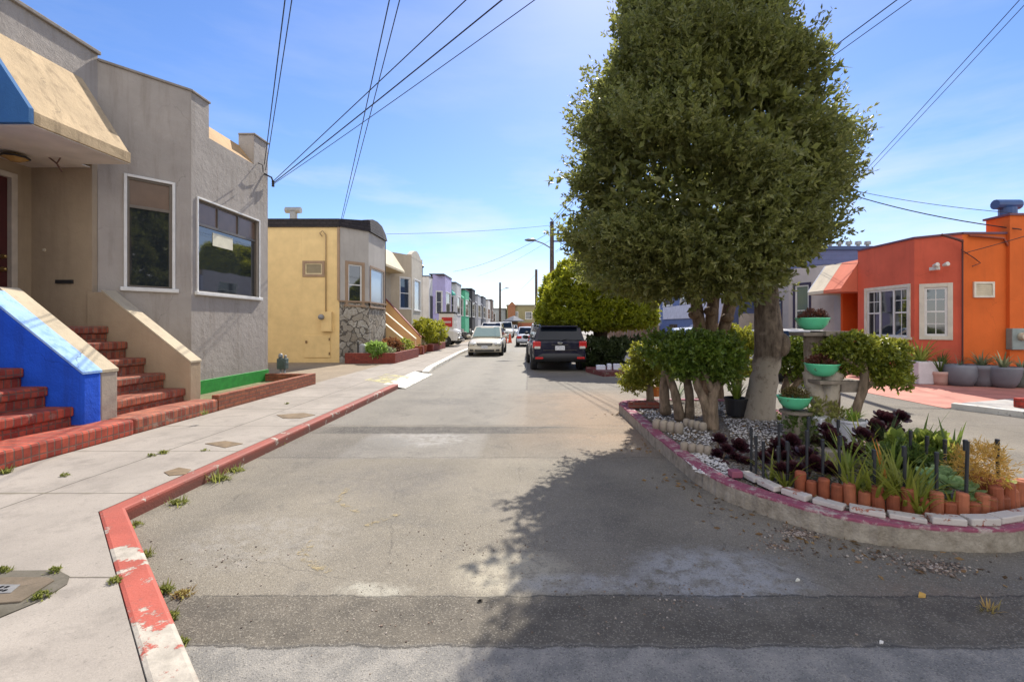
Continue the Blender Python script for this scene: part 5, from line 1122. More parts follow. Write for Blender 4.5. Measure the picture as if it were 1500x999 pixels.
def crown_pts(n, shell):
    w=RP**1.0+.05; z=np.interp(RNG.random(n), np.cumsum(np.r_[0,np.diff(ZP)*(w[1:]+w[:-1])])/np.sum(np.diff(ZP)*(w[1:]+w[:-1])), ZP)
    th=RNG.random(n)*2*np.pi; dirs=np.stack([np.cos(th),np.sin(th)],1)
    u=np.stack([dirs[:,0]*2,dirs[:,1]*2,z*1.1],1)
    k=1+.08*lump(u,2.2,5)*2+.15*lump(u,6.,9)*2
    # ragged clumps: skip a little where the lump field is low
    r=np.interp(z,ZP,RP)*k*(shell+(1-shell)*RNG.random(n)**.5)
    p=np.stack([C0[0]+dirs[:,0]*r,C0[1]+dirs[:,1]*r,z+.08*lump(u,3,3)],1)
    dz=np.interp(z,[1.9,2.4,3.5,5,7.7],[-.5,-.25,.05,.35,.9]); od=np.stack([dirs[:,0],dirs[:,1],dz],1)
    return p, od, lump(u,4.2,21)
p,od,lf=crown_pts(19000,.72); keep=(lf>-.15)&~((p[:,2]<2.5)&(RNG.random(len(p))<.35)); p,od=p[keep],od[keep]
A_=twigs(p,od,18,.6,.062,.027,.2,.35)
p,od,lf=crown_pts(4200,.98); keep=lf>.05; p,od=p[keep]+od[keep]*(.04+.12*RNG.random((keep.sum(),1))),od[keep]
B_=twigs(p,od,20,.4,.062,.026,.34,.55)
p,od,lf=crown_pts(4500,.3); C_=twigs(p*1.0,od,8,.9,.12,.06,.25,.2)
LEAFB=leafmat('broadleaf green',(.056,.072,.026),(.125,.138,.044),(.28,.27,.085),.36,.42,(.34,.36,.09))
part('crown', merge(A_,B_,C_), LEAFB, bt)
# ------------------------------------------------------------------ second tree: several stems under a dense low crown
b=Vector((3.55,9.0,.12)); mt=thing('multi_stem_tree','smaller tree with three knobbly stems and low crown left of the big trunk','tree',b)
m=MB(); qt=lambda px,py,Y: at(px,py,Y)
for pth in ([(1036,560),(1028,500),(1021,455),(1018,425),(1010,370)],[(1042,560),(1041,490),(1044,450),(1047,415),(1050,370)],[(1050,560),(1056,500),(1066,460),(1073,425),(1082,370)]):
    trunk(m,[qt(x,y,8.9+.05*i) for i,(x,y) in enumerate(pth)],[.14,.13,.115,.12,.08],10)
    for (x,y) in pth[2:4]:
        c=qt(x+random.uniform(-4,4),y+6,8.9); m.ball(c,.135,.12,.1,8,5)
trunk(m,[b,qt(1042,600,8.9),qt(1042,540,8.9)],[.3,.24,.2],10)
part('trunk', m, bark('knobbly bark',(.07,.045,.03),(.2,.14,.09)), mt, smooth=True)
cl=[]
for (px,py,Y,rx,rz,s) in [(965,350,9.2,.6,.6,1),(1010,355,9.0,.7,.55,2),(1060,365,9.1,.6,.5,3),(1015,300,9.4,1.0,.8,4),(950,385,9.3,.42,.36,5),(995,392,8.9,.5,.28,6),(1065,398,8.9,.4,.26,7)]:
    c=qt(px,py,Y); cl.append(blob_foliage(c,(rx,rx,rz),900,12,.075,.034,s,3.5,.22,.5,.6,.12,.3))
part('crown', merge(*cl), leafmat('low crown green',(.06,.085,.022),(.11,.145,.036),(.2,.22,.055),.4,.38,(.3,.33,.07)), mt)
# ------------------------------------------------------------------ round clipped tree behind the SUV
b=Vector((2.6,17.6,.1)); rt=thing('round_tree','round clipped yellow green tree with flat underside above the dark SUV','tree',b)
m=MB(); trunk(m,[b,at(878,505,17.6),at(880,480,17.6),at(882,450,17.6)],[.32,.28,.3,.2],10); trunk(m,[at(880,485,17.6),at(850,462,17.4)],[.18,.1],8); trunk(m,[at(880,485,17.6),at(910,462,17.4)],[.18,.1],8)
part('trunk', m, bark('dark bark',(.05,.035,.025),(.14,.09,.06)), rt, smooth=True)
n=7500; u=rand_unit(n); u[:,2]=np.abs(u[:,2])*1.0-.03; c=np.array(at(872,474,17.6)); k=1+.09*lump(u*3,2.6,31)*2+.05*lump(u*3,7,33)*2
low=np.clip((.28-u[:,2])*3,0,1); shell=(.8+.2*RNG.random(n)**.5)
p=u*np.array([2.2,2.1,2.95])*(k*shell)[:,None]*np.where(u[:,2:3]<0,np.array([.95,.95,1.2]),1.)+c
A_=twigs(p,u*np.array([1,1,1.4]),13,.6,.13,.06,.16,.45)
p2=rand_unit(2500)*np.array([2.1,1.9,.14])*RNG.random((2500,1))**.4+c+np.array([0,0,.0]); B_=twigs(p2,np.tile([0,0,-.4],(2500,1)),11,.9,.14,.06,.15,0)
part('crown', merge(A_,B_), leafmat('golden green',(.06,.092,.008),(.14,.175,.014),(.37,.36,.03),.4,.48,(.52,.53,.04)), rt)
# bed below the round tree
b0=[tuple(gp(*p)[:2]) for p in [(858,545),(885,552),(925,549),(945,543)]]
m=MB().prism([b0[0],b0[1],b0[2],(3.6,14.2),(4.2,16),(4.2,21),(2.2,21),(2.0,16)], 0, .13); struct('tree_bed', m, chipped('dull red kerb',(.13,.035,.035),(.2,.17,.14),.55))
for i,(x0,x1) in enumerate(((873,888),(889,897),(898,914),(915,928))):
    a=gp(x0,543,.1); bq=gp(x1,543,.1); solo('painted_block', MB().box(a.x+.02,bq.x-.02,a.y,a.y+.16,.12,.12+random.uniform(.14,.2)), plain('blue white paint',(.6,.62,.7),.6), 'white painted block edging the bed beside the dark SUV', 'block', 'white blocks edging the bed under the round tree', bevel=.02)
SHR=leafmat('dark shrub leaf',(.02,.03,.012),(.035,.055,.018),(.07,.09,.03),.4,.25)
for i,(px,py,Y,rx,rz,lb) in enumerate([(872,520,15.9,.55,.52,'dark green shrub right beside the rear of the dark SUV'),(905,519,15.8,.62,.5,'dark green shrub above the white painted blocks'),(932,519,15.9,.5,.48,'dark green shrub at the right end of the bed under the round tree')]):
    c=at(px,py,Y); b_=Vector((c.x,c.y,.12)); s_=thing('shrub',lb,'shrub',b_); part('foliage', blob_foliage(c,(rx,.5,rz),700,12,.1,.05,40+i,3,.2,.4,.6,.12,.3), SHR, s_); part('stem', trunk(MB(),[b_,b_+Vector((.05,0,.3)),c],[.06,.05,.02],6), bark('shrub bark %d'%i,(.05,.035,.025),(.14,.09,.06)), s_)
c=at(842,474,20.6); yb=thing('yellow_sign','small square yellow sign with orange mark above the dark SUV roof','sign',(c.x,c.y,0))
part('panel', MB().box(c.x-.16,c.x+.16,c.y-.01,c.y+.01,c.z-.17,c.z+.17), plain('sign yellow',(.7,.4,.02),.5), yb, bevel=.004); part('mark', MB().box(c.x-.07,c.x+.07,c.y-.016,c.y-.0105,c.z-.08,c.z+.08), plain('sign orange',(.6,.12,.02),.5), yb); part('post', MB().tube([(c.x,c.y+.03,0),(c.x,c.y+.03,c.z+.15)],.03,6), DARK, yb)
# ------------------------------------------------------------------ jade shrubs
JADE=leafmat('jade leaf',(.04,.08,.012),(.085,.14,.02),(.19,.24,.035),.35,.3,(.3,.35,.04)); JADEY=leafmat('jade leaf with painted sunlight',(.09,.12,.015),(.2,.22,.03),(.42,.34,.05),.35,.35,(.5,.5,.06)); JB=bark('jade bark',(.1,.075,.05),(.27,.2,.14))  # JADEY repeats JADE brighter and yellower, with the sunlight painted into the colour
def jade(lb, base_px, stems, blobs, mat, Yk=None, ll=.055):
    b=gp(*base_px,IZ-.02); s_=thing('jade_shrub',lb,'shrub',b); m=MB()
    for st_ in stems: trunk(m,[at(x,y,b.y+dy) for x,y,dy in st_[0]],st_[1],9)
    part('trunk', m, JB, s_, smooth=True); cl=[]
    for i,(px,py,dy,rx,rz,nn) in enumerate(blobs):
        c=at(px,py,b.y+dy); cl.append(blob_foliage(c,(rx,rx,rz),nn,10,ll,.03,60+i+int(px),4,.34,.45,.8,.1,.4))
    part('foliage', merge(*cl), mat, s_); return s_
jade('jade shrub on thick bare trunks forming the green hedge left of the big trunk',(1005,628),
 [([(1045,632,.0),(1043,590,0),(1050,560,0),(1062,525,.1)],[.09,.075,.06,.03]),([(1040,630,0),(1033,590,0),(1020,560,0),(1020,520,.1)],[.07,.065,.05,.03]),([(1044,575,0),(1030,540,-.05),(1015,515,0)],[.05,.045,.03]),
  ([(1010,614,.5),(1010,580,.4),(1004,545,.4),(995,510,.3)],[.07,.065,.055,.03]),([(996,614,.5),(990,580,.4),(980,550,.4),(972,520,.3)],[.08,.065,.05,.03]),([(975,605,.8),(973,570,.7),(975,530,.6)],[.09,.07,.04])],
 [(985,522,.2,.22,.18,260),(1008,515,.0,.24,.18,300),(1035,517,-.05,.24,.2,300),(1060,520,.0,.22,.22,260),(1000,535,.1,.2,.14,200),(1060,545,.05,.18,.15,160),(1020,508,.3,.3,.15,260),(1046,510,.25,.24,.15,220),(965,510,.5,.22,.2,200),(1048,535,-.1,.14,.12,100)],JADE)
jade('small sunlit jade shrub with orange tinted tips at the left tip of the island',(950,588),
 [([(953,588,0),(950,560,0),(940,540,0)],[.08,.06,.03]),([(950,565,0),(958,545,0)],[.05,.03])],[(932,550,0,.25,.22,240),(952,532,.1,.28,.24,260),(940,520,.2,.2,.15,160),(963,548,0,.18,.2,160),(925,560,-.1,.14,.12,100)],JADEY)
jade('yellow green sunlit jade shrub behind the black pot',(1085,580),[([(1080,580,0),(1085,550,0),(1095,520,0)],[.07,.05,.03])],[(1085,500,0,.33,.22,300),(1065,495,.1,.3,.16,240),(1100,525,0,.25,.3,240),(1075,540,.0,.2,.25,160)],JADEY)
jade('bright green jade shrub between the big trunk and the stump',(1160,598),[([(1155,598,0),(1150,570,0),(1160,540,0)],[.09,.07,.03]),([(1150,580,0),(1172,555,0),(1178,540,0)],[.06,.05,.03])],[(1160,530,0,.27,.24,300),(1180,515,0,.24,.2,240),(1150,512,.1,.2,.16,160),(1185,545,.05,.2,.2,160)],JADE)
# bonsai-like jade in the white pot
wp=gp(1255,652,IZ); Yw=wp.y
s_=thing('jade_tree','umbrella shaped jade tree rising behind the stump with a leaning trunk','shrub',(wp.x,wp.y+.25,IZ)); m=MB(); bb=lambda x,y,dy=0: at(x,y,Yw+.25+dy)
trunk(m,[bb(1246,640),bb(1254,600),bb(1264,570),bb(1266,545),bb(1262,515)],[.055,.05,.05,.045,.02],9); trunk(m,[bb(1264,572),bb(1285,555),bb(1305,545)],[.035,.03,.015],7); trunk(m,[bb(1266,548),bb(1245,530),bb(1230,520)],[.03,.025,.012],7); trunk(m,[bb(1266,550),bb(1285,525,.1),bb(1300,515,.1)],[.03,.025,.012],7); trunk(m,[bb(1222,620,.3),bb(1226,580,.3),bb(1222,545,.3)],[.05,.045,.03],7)
part('trunk', m, JB, s_, smooth=True)
cl=[]
for i,(px,py,dy,rx,rz,nn) in enumerate([(1222,512,.1,.16,.09,150),(1250,505,0,.19,.1,200),(1280,512,0,.19,.11,200),(1306,530,0,.16,.1,160),(1300,552,-.02,.17,.08,150),(1322,555,0,.08,.09,70),(1240,535,.1,.14,.08,110),(1268,530,.1,.16,.08,130),(1312,512,.1,.12,.07,80),(1215,535,.2,.12,.1,90)]): cl.append(blob_foliage(bb(px,py,dy),(rx,rx,rz),nn,10,.05,.028,90+i,5,.25,.4,.8,.06,.4))
part('foliage', merge(*cl), leafmat('bonsai jade leaf',(.05,.08,.01),(.13,.16,.02),(.3,.3,.04),.35,.3,(.4,.4,.05)), s_)
tp=thing('pot','white plastic pot holding low green plants below the jade tree','pot',wp)
m=MB().lathe((wp.x,wp.y+.1,IZ),[(.115,0),(.15,.2),(.152,.25),(.165,.255),(.165,.28),(.15,.28),(.14,.24),(.001,.24)],20); part('pot_body', m, plain('white plastic',(.62,.62,.66),.45), tp, smooth=False)
m=MB().box(wp.x-.33,wp.x-.12,wp.y+.14,wp.y+.4,IZ,IZ+.28); part('pot_box', m, plain('white plastic'  ,(.62,.62,.66),.45), tp, bevel=.02)
part('leaves', strap((wp.x+.02,wp.y+.1,IZ+.24),40,.2,.035,.9,.4), leafmat('fresh green',(.08,.16,.02),(.15,.25,.03),(.3,.38,.06),.4,.35), tp)
part('leaves', blob_foliage((wp.x-.2,wp.y+.25,IZ+.33),(.16,.14,.09),100,9,.045,.022,7,4,.2), leafmat('pale succulent',(.12,.16,.04),(.2,.22,.06),(.32,.28,.1)), tp)
# stump with shelves and bowls
sb=gp(1185,648,IZ-.02); Ys=sb.y+.25
st=thing('tree_stump','whitewashed forked tree stump carrying wooden shelves in the island bed','stump',sb); s=lambda px,py,dy=0: at(px,py,Ys+dy); m=MB()
trunk(m,[s(1203,650),s(1203,600),s(1194,570,.05),s(1190,545,.1)],[.12,.1,.11,.12],12); trunk(m,[s(1205,610),s(1216,580,-.05),s(1218,560,-.05),s(1222,545,-.05)],[.1,.1,.1,.11],12); trunk(m,[s(1192,560,.15),s(1195,530,.15),s(1195,490,.15)],[.11,.14,.15],12); trunk(m,[s(1170,655,.05),s(1165,625,.0),s(1162,602,0)],[.12,.13,.14],10)
part('trunk', m, bark('stump bark',(.12,.085,.06),(.3,.24,.18),1.15), st, smooth=True)
WOOD=plain('grey weathered board',(.2,.165,.13),.85,.3,8,bump=.006)
def shelf(x0,x1,yt,yb,dy,lb):
    a=s(x0,yb,dy); b_=s(x1,yt,dy); m=MB().box(a.x,b_.x,a.y-.16,a.y+.16,a.z,b_.z); return part('shelf', m, WOOD, st, bevel=.006)
shelf(1166,1216,487,492,.1,''); shelf(1198,1233,485,492,.05,''); shelf(1189,1220,556,561,-.05,''); shelf(1220,1258,556,572,.0,'')
m=MB().lathe(s(1166,603,-.02),[(.16,-.02),(.19,-.015),(.19,.015),(.16,.018),(.001,.018)],14); part('shelf', m, WOOD, st)
BOWL=plain('mint green plastic',(.13,.62,.33),.3,.08,3); RSUC=leafmat('dark red succulent',(.06,.02,.015),(.13,.04,.028),(.2,.1,.05),.4,.2); GSUC=leafmat('green red succulent',(.07,.07,.02),(.12,.11,.03),(.2,.12,.06),.4,.25)
for (px,yb,dy,lb,lm) in [(1190,485,.1,'mint green bowl of dark red succulents on the top stump shelf',RSUC),(1204,552,-.05,'mint green bowl of dark red succulents on the middle stump shelf',RSUC),(1163,600,-.02,'mint green bowl of greenish succulents on the lowest stump shelf',GSUC)]:
    c=s(px,yb,dy-.03); c.z+=.012; bw_=thing('bowl',lb,'planter bowl',c); prof=[(.085,0),(.125,.025),(.165,.075),(.19,.14),(.198,.155),(.19,.157),(.18,.14),(.12,.12),(.001,.12)]
    part('bowl_body', MB().lathe(c,prof,36), BOWL, bw_, smooth=True)
    part('succulents', blob_foliage((c.x,c.y,c.z+.15),(.135,.135,.08),260,10,.03,.012,int(px),5,.15,.3,.7,.05,.5), lm, bw_)
# ivy at the stump's foot and the dark crevice plant
iv=gp(1190,640,IZ); solo('ivy', blob_foliage(s(1180,630,-.15),(.22,.1,.13),90,8,.05,.04,5,4,.2), MIDG, 'small leaved ivy creeping round the foot of the whitewashed stump', 'plant')
solo('lime_weed', blob_foliage(at(1138,618,YT-.1),(.1,.08,.07),50,8,.04,.03,5,4,.2), LIME, 'bright lime green leafy plant at the right foot of the big trunk', 'plant')
# black pot behind the jades
bp_=gp(1079,608,IZ); k=thing('potted_plant','large black nursery pot with bright strap leaves left of the big trunk','potted plant',bp_)
part('pot', MB().lathe(bp_,[(.145,0),(.175,.24),(.185,.245),(.185,.27),(.165,.27),(.155,.22),(.001,.22)],20), plain('black plastic',(.02,.02,.022),.55), k); part('leaves', strap((bp_.x,bp_.y,IZ+.22),60,.38,.035,.5,.5), LIME, k)
# aeonium rosettes
AEO=leafmat('dark purple aeonium',(.018,.006,.01),(.035,.011,.016),(.07,.022,.024),.35,.08,(.1,.02,.03))
AEC=leafmat('aeonium centre',(.08,.06,.015),(.12,.09,.02),(.16,.12,.03))
def aeon(lb, spots):
    b=gp(spots[0][0],spots[0][1]+25,IZ); t_=thing('aeonium',lb,'succulent',b)
    for px,py,dy,r in spots:
        Yb=b.y+dy; c=at(px,py,Yb); part('rosette', rosette(c,r*1.15,40,R(random.uniform(22,50)),.6), AEO, t_); part('stem', MB().tube([(c.x*.6+b.x*.4,c.y+.02,IZ-.02),(c.x,c.y+.01,c.z-.01)],.013,6), JB, t_)
aeon('dark purple aeonium cluster beside the white pebbles',[(1053,645,.1,.085),(1064,660,.0,.08),(1082,655,.05,.1),(1060,684,-.15,.07),(1092,680,-.12,.09),(1078,672,-.05,.07),(1050,666,.05,.07)])
aeon('dark purple aeonium cluster among the first iron stakes',[(1140,655,.05,.1),(1158,648,.1,.1),(1128,668,.0,.08),(1170,665,0,.09),(1150,672,-.1,.08),(1118,672,-.1,.08)])
aeon('dark purple aeonium cluster in front of the white pot',[(1195,650,.1,.1),(1218,645,.0,.12),(1205,660,.05,.1),(1232,662,-.05,.1),(1210,632,.1,.1)])
aeon('tall dark purple aeonium right of the white pot',[(1282,628,.05,.13),(1300,618,.1,.12),(1318,612,.1,.1),(1272,640,0,.12),(1290,612,.15,.1),(1308,632,0,.11)])
# strap leaved plants
YST=leafmat('yellow green strap leaf',(.08,.11,.012),(.2,.22,.03),(.38,.34,.06),.4,.35,(.5,.5,.08)); DST=leafmat('blue green spiky leaf',(.025,.045,.02),(.05,.08,.035),(.1,.13,.05),.4,.2)
for px,py,n,L,wd,sp,mt_,lb in [(1150,712,20,.34,.022,.9,YST,'small yellow green strap leaved clump at the left of the bed'),(1210,700,22,.36,.022,.9,YST,'yellow green strap leaved clump behind the first terracotta logs'),(1250,728,34,.5,.028,.9,YST,'arching yellow green strap clump left of the orange leaf'),(1325,745,44,.52,.032,.9,YST,'largest yellow green strap clump in the middle of the bed'),(1360,735,18,.4,.022,1.0,YST,'thin strap leaved clump left of the pale succulent'),(1265,672,22,.48,.028,.9,YST,'light green strap clump in front of the tall dark aeonium'),(1300,655,40,.42,.03,.8,DST,'dark blue green spiky clump behind the dark aeonium')]:
    b=gp(px,py,IZ); solo('strap_plant', strap((b.x,b.y,IZ-.02),n,L,wd,sp,.5), mt_, lb, 'plant')
b=gp(1308,735,IZ); solo('orange_leaf', strap((b.x-.02,b.y,IZ),2,.48,.03,.25,.2), leafmat('orange leaf',(.4,.16,.02),(.5,.2,.03),(.6,.25,.04)), 'orange withered leaf standing upright in the strap clumps', 'leaf')
for px,yt,pyb,lb,lean in [(1345,595,690,'tall green cordyline leaves left of the dark tub',.05),(1393,590,700,'tall bent cordyline growing in the dark tub',-.1)]:
    b=gp(px,pyb,IZ); L=at(px,yt,b.y).z-IZ; t_=thing('cordyline',lb,'plant',b); part('leaves', merge_mb(strap((b.x,b.y,IZ+.02),4,L*1.05,.05,.22,.25),strap((b.x,b.y,IZ+.02),10,L*.55,.04,.6,.4)) if False else strap((b.x,b.y,IZ+.02),5,L*1.0,.045,.28,.3), MIDG, t_); part('leaves', strap((b.x,b.y,IZ+.1),12,L*.5,.035,.7,.4), LIME, t_)
b=gp(1393,702,IZ); solo('tub', MB().lathe((b.x,b.y,IZ-.02),[(.13,0),(.17,.13),(.185,.15),(.17,.155),(.15,.12),(.001,.12)],18), plain('dark tub',(.03,.022,.018),.5), 'dark round tub holding the bent cordyline', 'pot')
b=gp(1352,690,IZ); solo('geranium', blob_foliage((b.x,b.y,IZ+.16),(.28,.16,.14),120,8,.085,.08,5,3,.2,.4,.6,.06,.6), leafmat('geranium leaf',(.08,.13,.02),(.15,.21,.04),(.26,.3,.06)), 'round leaved yellow green geranium mound behind the iron stakes', 'plant')
b=gp(1375,742,IZ); tb=thing('pale_succulent','mound of pale green broad leaved rosettes behind the terracotta logs','succulent',b)
for dx_,dy_,dz_,r in [(0,0,.16,.13),(.12,.03,.13,.12),(-.12,.05,.12,.12),(.06,.15,.2,.12),(-.06,.16,.18,.12),(.18,.12,.1,.1),(.05,-.08,.08,.1)]:
    part('rosette', rosette((b.x+.12+dx_,b.y+dy_,IZ+dz_-.02),r,20,R(15),.9), leafmat('pale green succulent',(.12,.22,.09),(.2,.32,.14),(.32,.42,.2),.4,.3), tb)
b=gp(1442,735,IZ); k=thing('potted_plant','terracotta pot of yellow twiggy succulent at the right end of the bed','potted plant',b)
part('pot', MB().lathe(b,[(.075,0),(.1,.16),(.115,.165),(.115,.21),(.095,.21),(.001,.19)],18), TER, k); part('twigs', blob_foliage((b.x-.04,b.y,IZ+.29),(.17,.15,.13),330,7,.05,.007,9,4,.2,.3,.9,.06,.2), leafmat('yellow twig',(.35,.2,.03),(.45,.28,.06),(.55,.38,.1)), k)
b=gp(1470,735,IZ); solo('small_succulent', rosette((b.x,b.y,IZ+.13),.1,16,R(10),1.), LIME, 'small lime rosette at the right tip of the flower bed', 'succulent')
b=gp(1283,708,IZ); solo('box_trough', MB().box(b.x-.1,b.x+.3,b.y+.5,b.y+.75,IZ-.02,IZ+.14), plain('pale trough',(.35,.3,.26),.7), 'pale trough half hidden behind the largest strap clump', 'trough', bevel=.01)
# island back: red brick, orange pot, dark grey gravel patch
a=gp(922,598,IZ); o=solo('red_brick', MB().box(a.x,a.x+.5,a.y,a.y+.12,IZ,IZ+.1), bricks('old brick',(.3,.08,.05),(.22,.05,.035),(.2,.15,.12),.22,.07), 'old red brick row at the far tip of the island', 'brick', bevel=.01)
a=gp(968,585,IZ); solo('orange_pot', MB().lathe((a.x,a.y+.4,IZ),[(.1,0),(.13,.18),(.14,.2),(.12,.2),(.001,.17)],16), plain('orange pot',(.55,.17,.03),.5), 'small orange pot behind the jade trunks', 'pot')
b=gp(1000,590,IZ); solo('aloe', strap((b.x,b.y+.3,IZ),26,.4,.03,.7,.4), leafmat('grey green aloe',(.1,.16,.1),(.18,.25,.17),(.28,.33,.22)), 'grey green aloe behind the jade trunks', 'plant')
rb=copy_tree(bt); rb.location=(11.0,-.6,0); rb.scale=(1.4,1.4,1.4); rb['label']='broadleaf tree beside the camera, seen only as a reflection in the grey house window'
rc=copy_tree(rt); rc.location=(14,42.5,0); rc.scale=(2,2,2); rc['label']='large yellow green tree beyond the beige house, reflected in the grey house picture window'
# more plants that fill the bed
for px,py,n,L,wd,sp,mt_,lb in [(1128,700,16,.3,.022,.9,YST,'first small strap clump right of the pink painted block'),(1175,705,18,.34,.02,1.0,YST,'thin strap clump between the left iron stakes'),(1282,738,30,.46,.026,.95,YST,'yellow green strap clump just right of the tallest terracotta logs'),(1345,750,26,.4,.026,1.0,YST,'strap clump leaning over the middle terracotta logs'),(1240,690,24,.46,.026,.9,LIME,'lime strap clump in front of the white pot'),(1305,712,26,.5,.03,.9,LIME,'lime strap clump behind the largest strap clump'),(1395,748,16,.3,.02,1.0,YST,'short strap clump beside the pale succulent mound')]:
    b=gp(px,py,IZ); solo('strap_plant', strap((b.x,b.y,IZ-.02),n,L,wd,sp,.5), mt_, lb, 'plant')
aeon('dark purple aeonium row behind the left strap clumps',[(1165,690,.1,.1),(1192,682,.1,.1),(1215,690,.05,.09),(1145,688,.1,.08),(1180,668,.2,.1)])
aeon('dark purple aeonium row below the lime strap clumps',[(1250,662,.1,.1),(1272,690,.0,.09),(1295,668,.1,.1),(1262,640,.25,.11),(1320,650,.2,.1)])
b=gp(1330,700,IZ); solo('low_shrub', blob_foliage((b.x,b.y,IZ+.12),(.3,.2,.12),160,9,.06,.03,15,4,.3,.3,.7,.08,.5), MIDG, 'low mid green shrub filling the gap behind the iron stakes', 'plant')
b=gp(1200,668,IZ); solo('low_shrub', blob_foliage((b.x,b.y,IZ+.1),(.26,.16,.1),120,9,.05,.022,16,4,.3,.3,.7,.08,.5), leafmat('dull green',(.04,.05,.018),(.07,.085,.028),(.13,.13,.05)), 'dull green ground plant at the foot of the stump', 'plant')
# fallen leaves on the bed and along the kerb
V4=[];k=0; xs=[p[0] for p in inn]; ys=[p[1] for p in inn]
def inside(x,y,P):
    r=False
    for i in range(len(P)):
        a,b=P[i-1],P[i]
        if (a[1]>y)!=(b[1]>y) and x<(b[0]-a[0])*(y-a[1])/(b[1]-a[1])+a[0]: r=not r
    return r
while k<700:
    x,y=random.uniform(min(xs),max(xs)),random.uniform(min(ys),max(ys))
    if inside(x,y,inn): V4.append((x,y,IZ-.012)); k+=1
for _ in range(160):
    x,y=edge[random.randrange(0,8)]; V4.append((x+random.gauss(-.12,.18),y+random.gauss(-.12,.18),.006))
B4=np.array(V4); D4=RNG.normal(size=B4.shape)*np.array([1,1,.12])
tag(mesh_obj('leaf_litter', leaves(B4,D4,.05,.022), leafmat('fallen leaf',(.07,.04,.02),(.16,.09,.035),(.3,.19,.07),.7,.1)), 'dry fallen leaves scattered on the island bed and along its kerb', 'leaf litter', kind='stuff')
# ================================================================== plants by the left houses
def leafy(name, lb, px, py, X, rx, rz, mat, n=200, ll=.08, lw=.035, strapn=0):
    Y=F*X/(px-CX); c=Vector((X,Y,H-(py-CY)*Y/F)); b=Vector((X,Y,.15)); t_=thing(name,lb,'plant',b)
    part('foliage', blob_foliage(c,(rx,rx,rz),n,10,ll,lw,int(px),3.5,.22,.4,.7,.1,.4), mat, t_)
    part('stem', MB().tube([b,c],[.03,.01],6), JB, t_)
bp2=thing('brick_planter','dark red brick planter at the foot of the stone clad bay','planter',(-6,18,.12))
Yp=17.0; x0=at(505,520,Yp).x; x1=at(579,520,Yp).x
m=MB(); m.box(x0,x1,Yp,Yp+.12,.1,.5); m.box(x1-.12,x1,Yp+.12,20.6,.1,.5); part('brick_wall', m, RPLB, bp2, bevel=.008)
m=MB().box(x0,x1-.12,Yp+.12,20.6,.1,.44); part('soil', m, SOIL, bp2)
m=MB(); m.box(-5.6,-5.25,20.75,22.9,.1,.42); m.box(-5.65,-5.15,22.1,22.4,.1,.5); solo('brick_planter', m, RPLB, 'low dark red brick planter at the foot of the yellow stair walls', 'planter', bevel=.008)
m=MB(); m.box(-5.7,-5.2,24.6,28.3,.1,.5); solo('brick_planter', m, RPLB, 'dark red brick planter under the clipped shrubs of the tan house', 'planter', bevel=.008)
REDS=leafmat('red brown succulent',(.06,.025,.015),(.13,.05,.025),(.22,.1,.04)); BRG=leafmat('bright green leaf',(.07,.13,.02),(.14,.24,.04),(.28,.4,.1))
leafy('succulent','red brown aeonium clump in the planter by the stone bay',572,508,-5.65,.42,.28,REDS,260,.1,.05); leafy('leafy_plant','bright green leafy plant in the planter by the stone bay',552,512,-5.75,.3,.22,BRG,160,.12,.05); leafy('leafy_plant','low grey green plant at the planter corner by the stone bay',568,517,-5.45,.22,.12,leafmat('grey green leaf',(.1,.13,.07),(.17,.2,.1),(.27,.3,.17)),120); leafy('leafy_plant','yellow green shrub at the foot of the first yellow stair wall',593,508,-5.5,.3,.3,LIME,200)
p=at(532,514,17.5); k=thing('meter_can','grey metal meter canister standing in the planter by the stone bay','meter',(p.x,p.y,.44)); part('canister', MB().lathe((p.x,p.y,.44),[(.14,0),(.15,.1),(.15,.32),(.09,.38),(.001,.38)],14), plain('galvanised metal',(.45,.46,.46),.5,metal=.3), k); part('pipe', MB().tube([(p.x-.2,p.y,.44),(p.x-.2,p.y,.9),(p.x-.3,p.y+.3,.9)],.03,6), DARK, k)
HED=leafmat('clipped shrub green',(.05,.08,.008),(.13,.17,.015),(.33,.32,.03),.4,.4)
leafy('clipped_shrub','rounded yellow green shrub before the tan house bay, nearer of the two',622,484,-5.6,.62,.6,HED,700,.1,.04); leafy('clipped_shrub','rounded yellow green shrub before the tan house, beside the white truck',636,487,-5.5,.72,.62,HED,700,.1,.04)
for px,lb in ((613,'terracotta pot by the tan house steps, nearer the planter'),(620,'terracotta pot by the tan house steps, nearer the clipped shrubs')):
    Y=F*-5.35/(px-CX); k=thing('flower_pot',lb,'pot',(-5.35,Y,.13)); part('pot_body', MB().lathe((-5.35,Y,.13),[(.14,0),(.2,.36),(.22,.4),(.18,.4),(.001,.34)],14), TER, k); part('plant', strap((-5.35,Y,.48),14,.2,.03,.8,.4), MIDG, k)
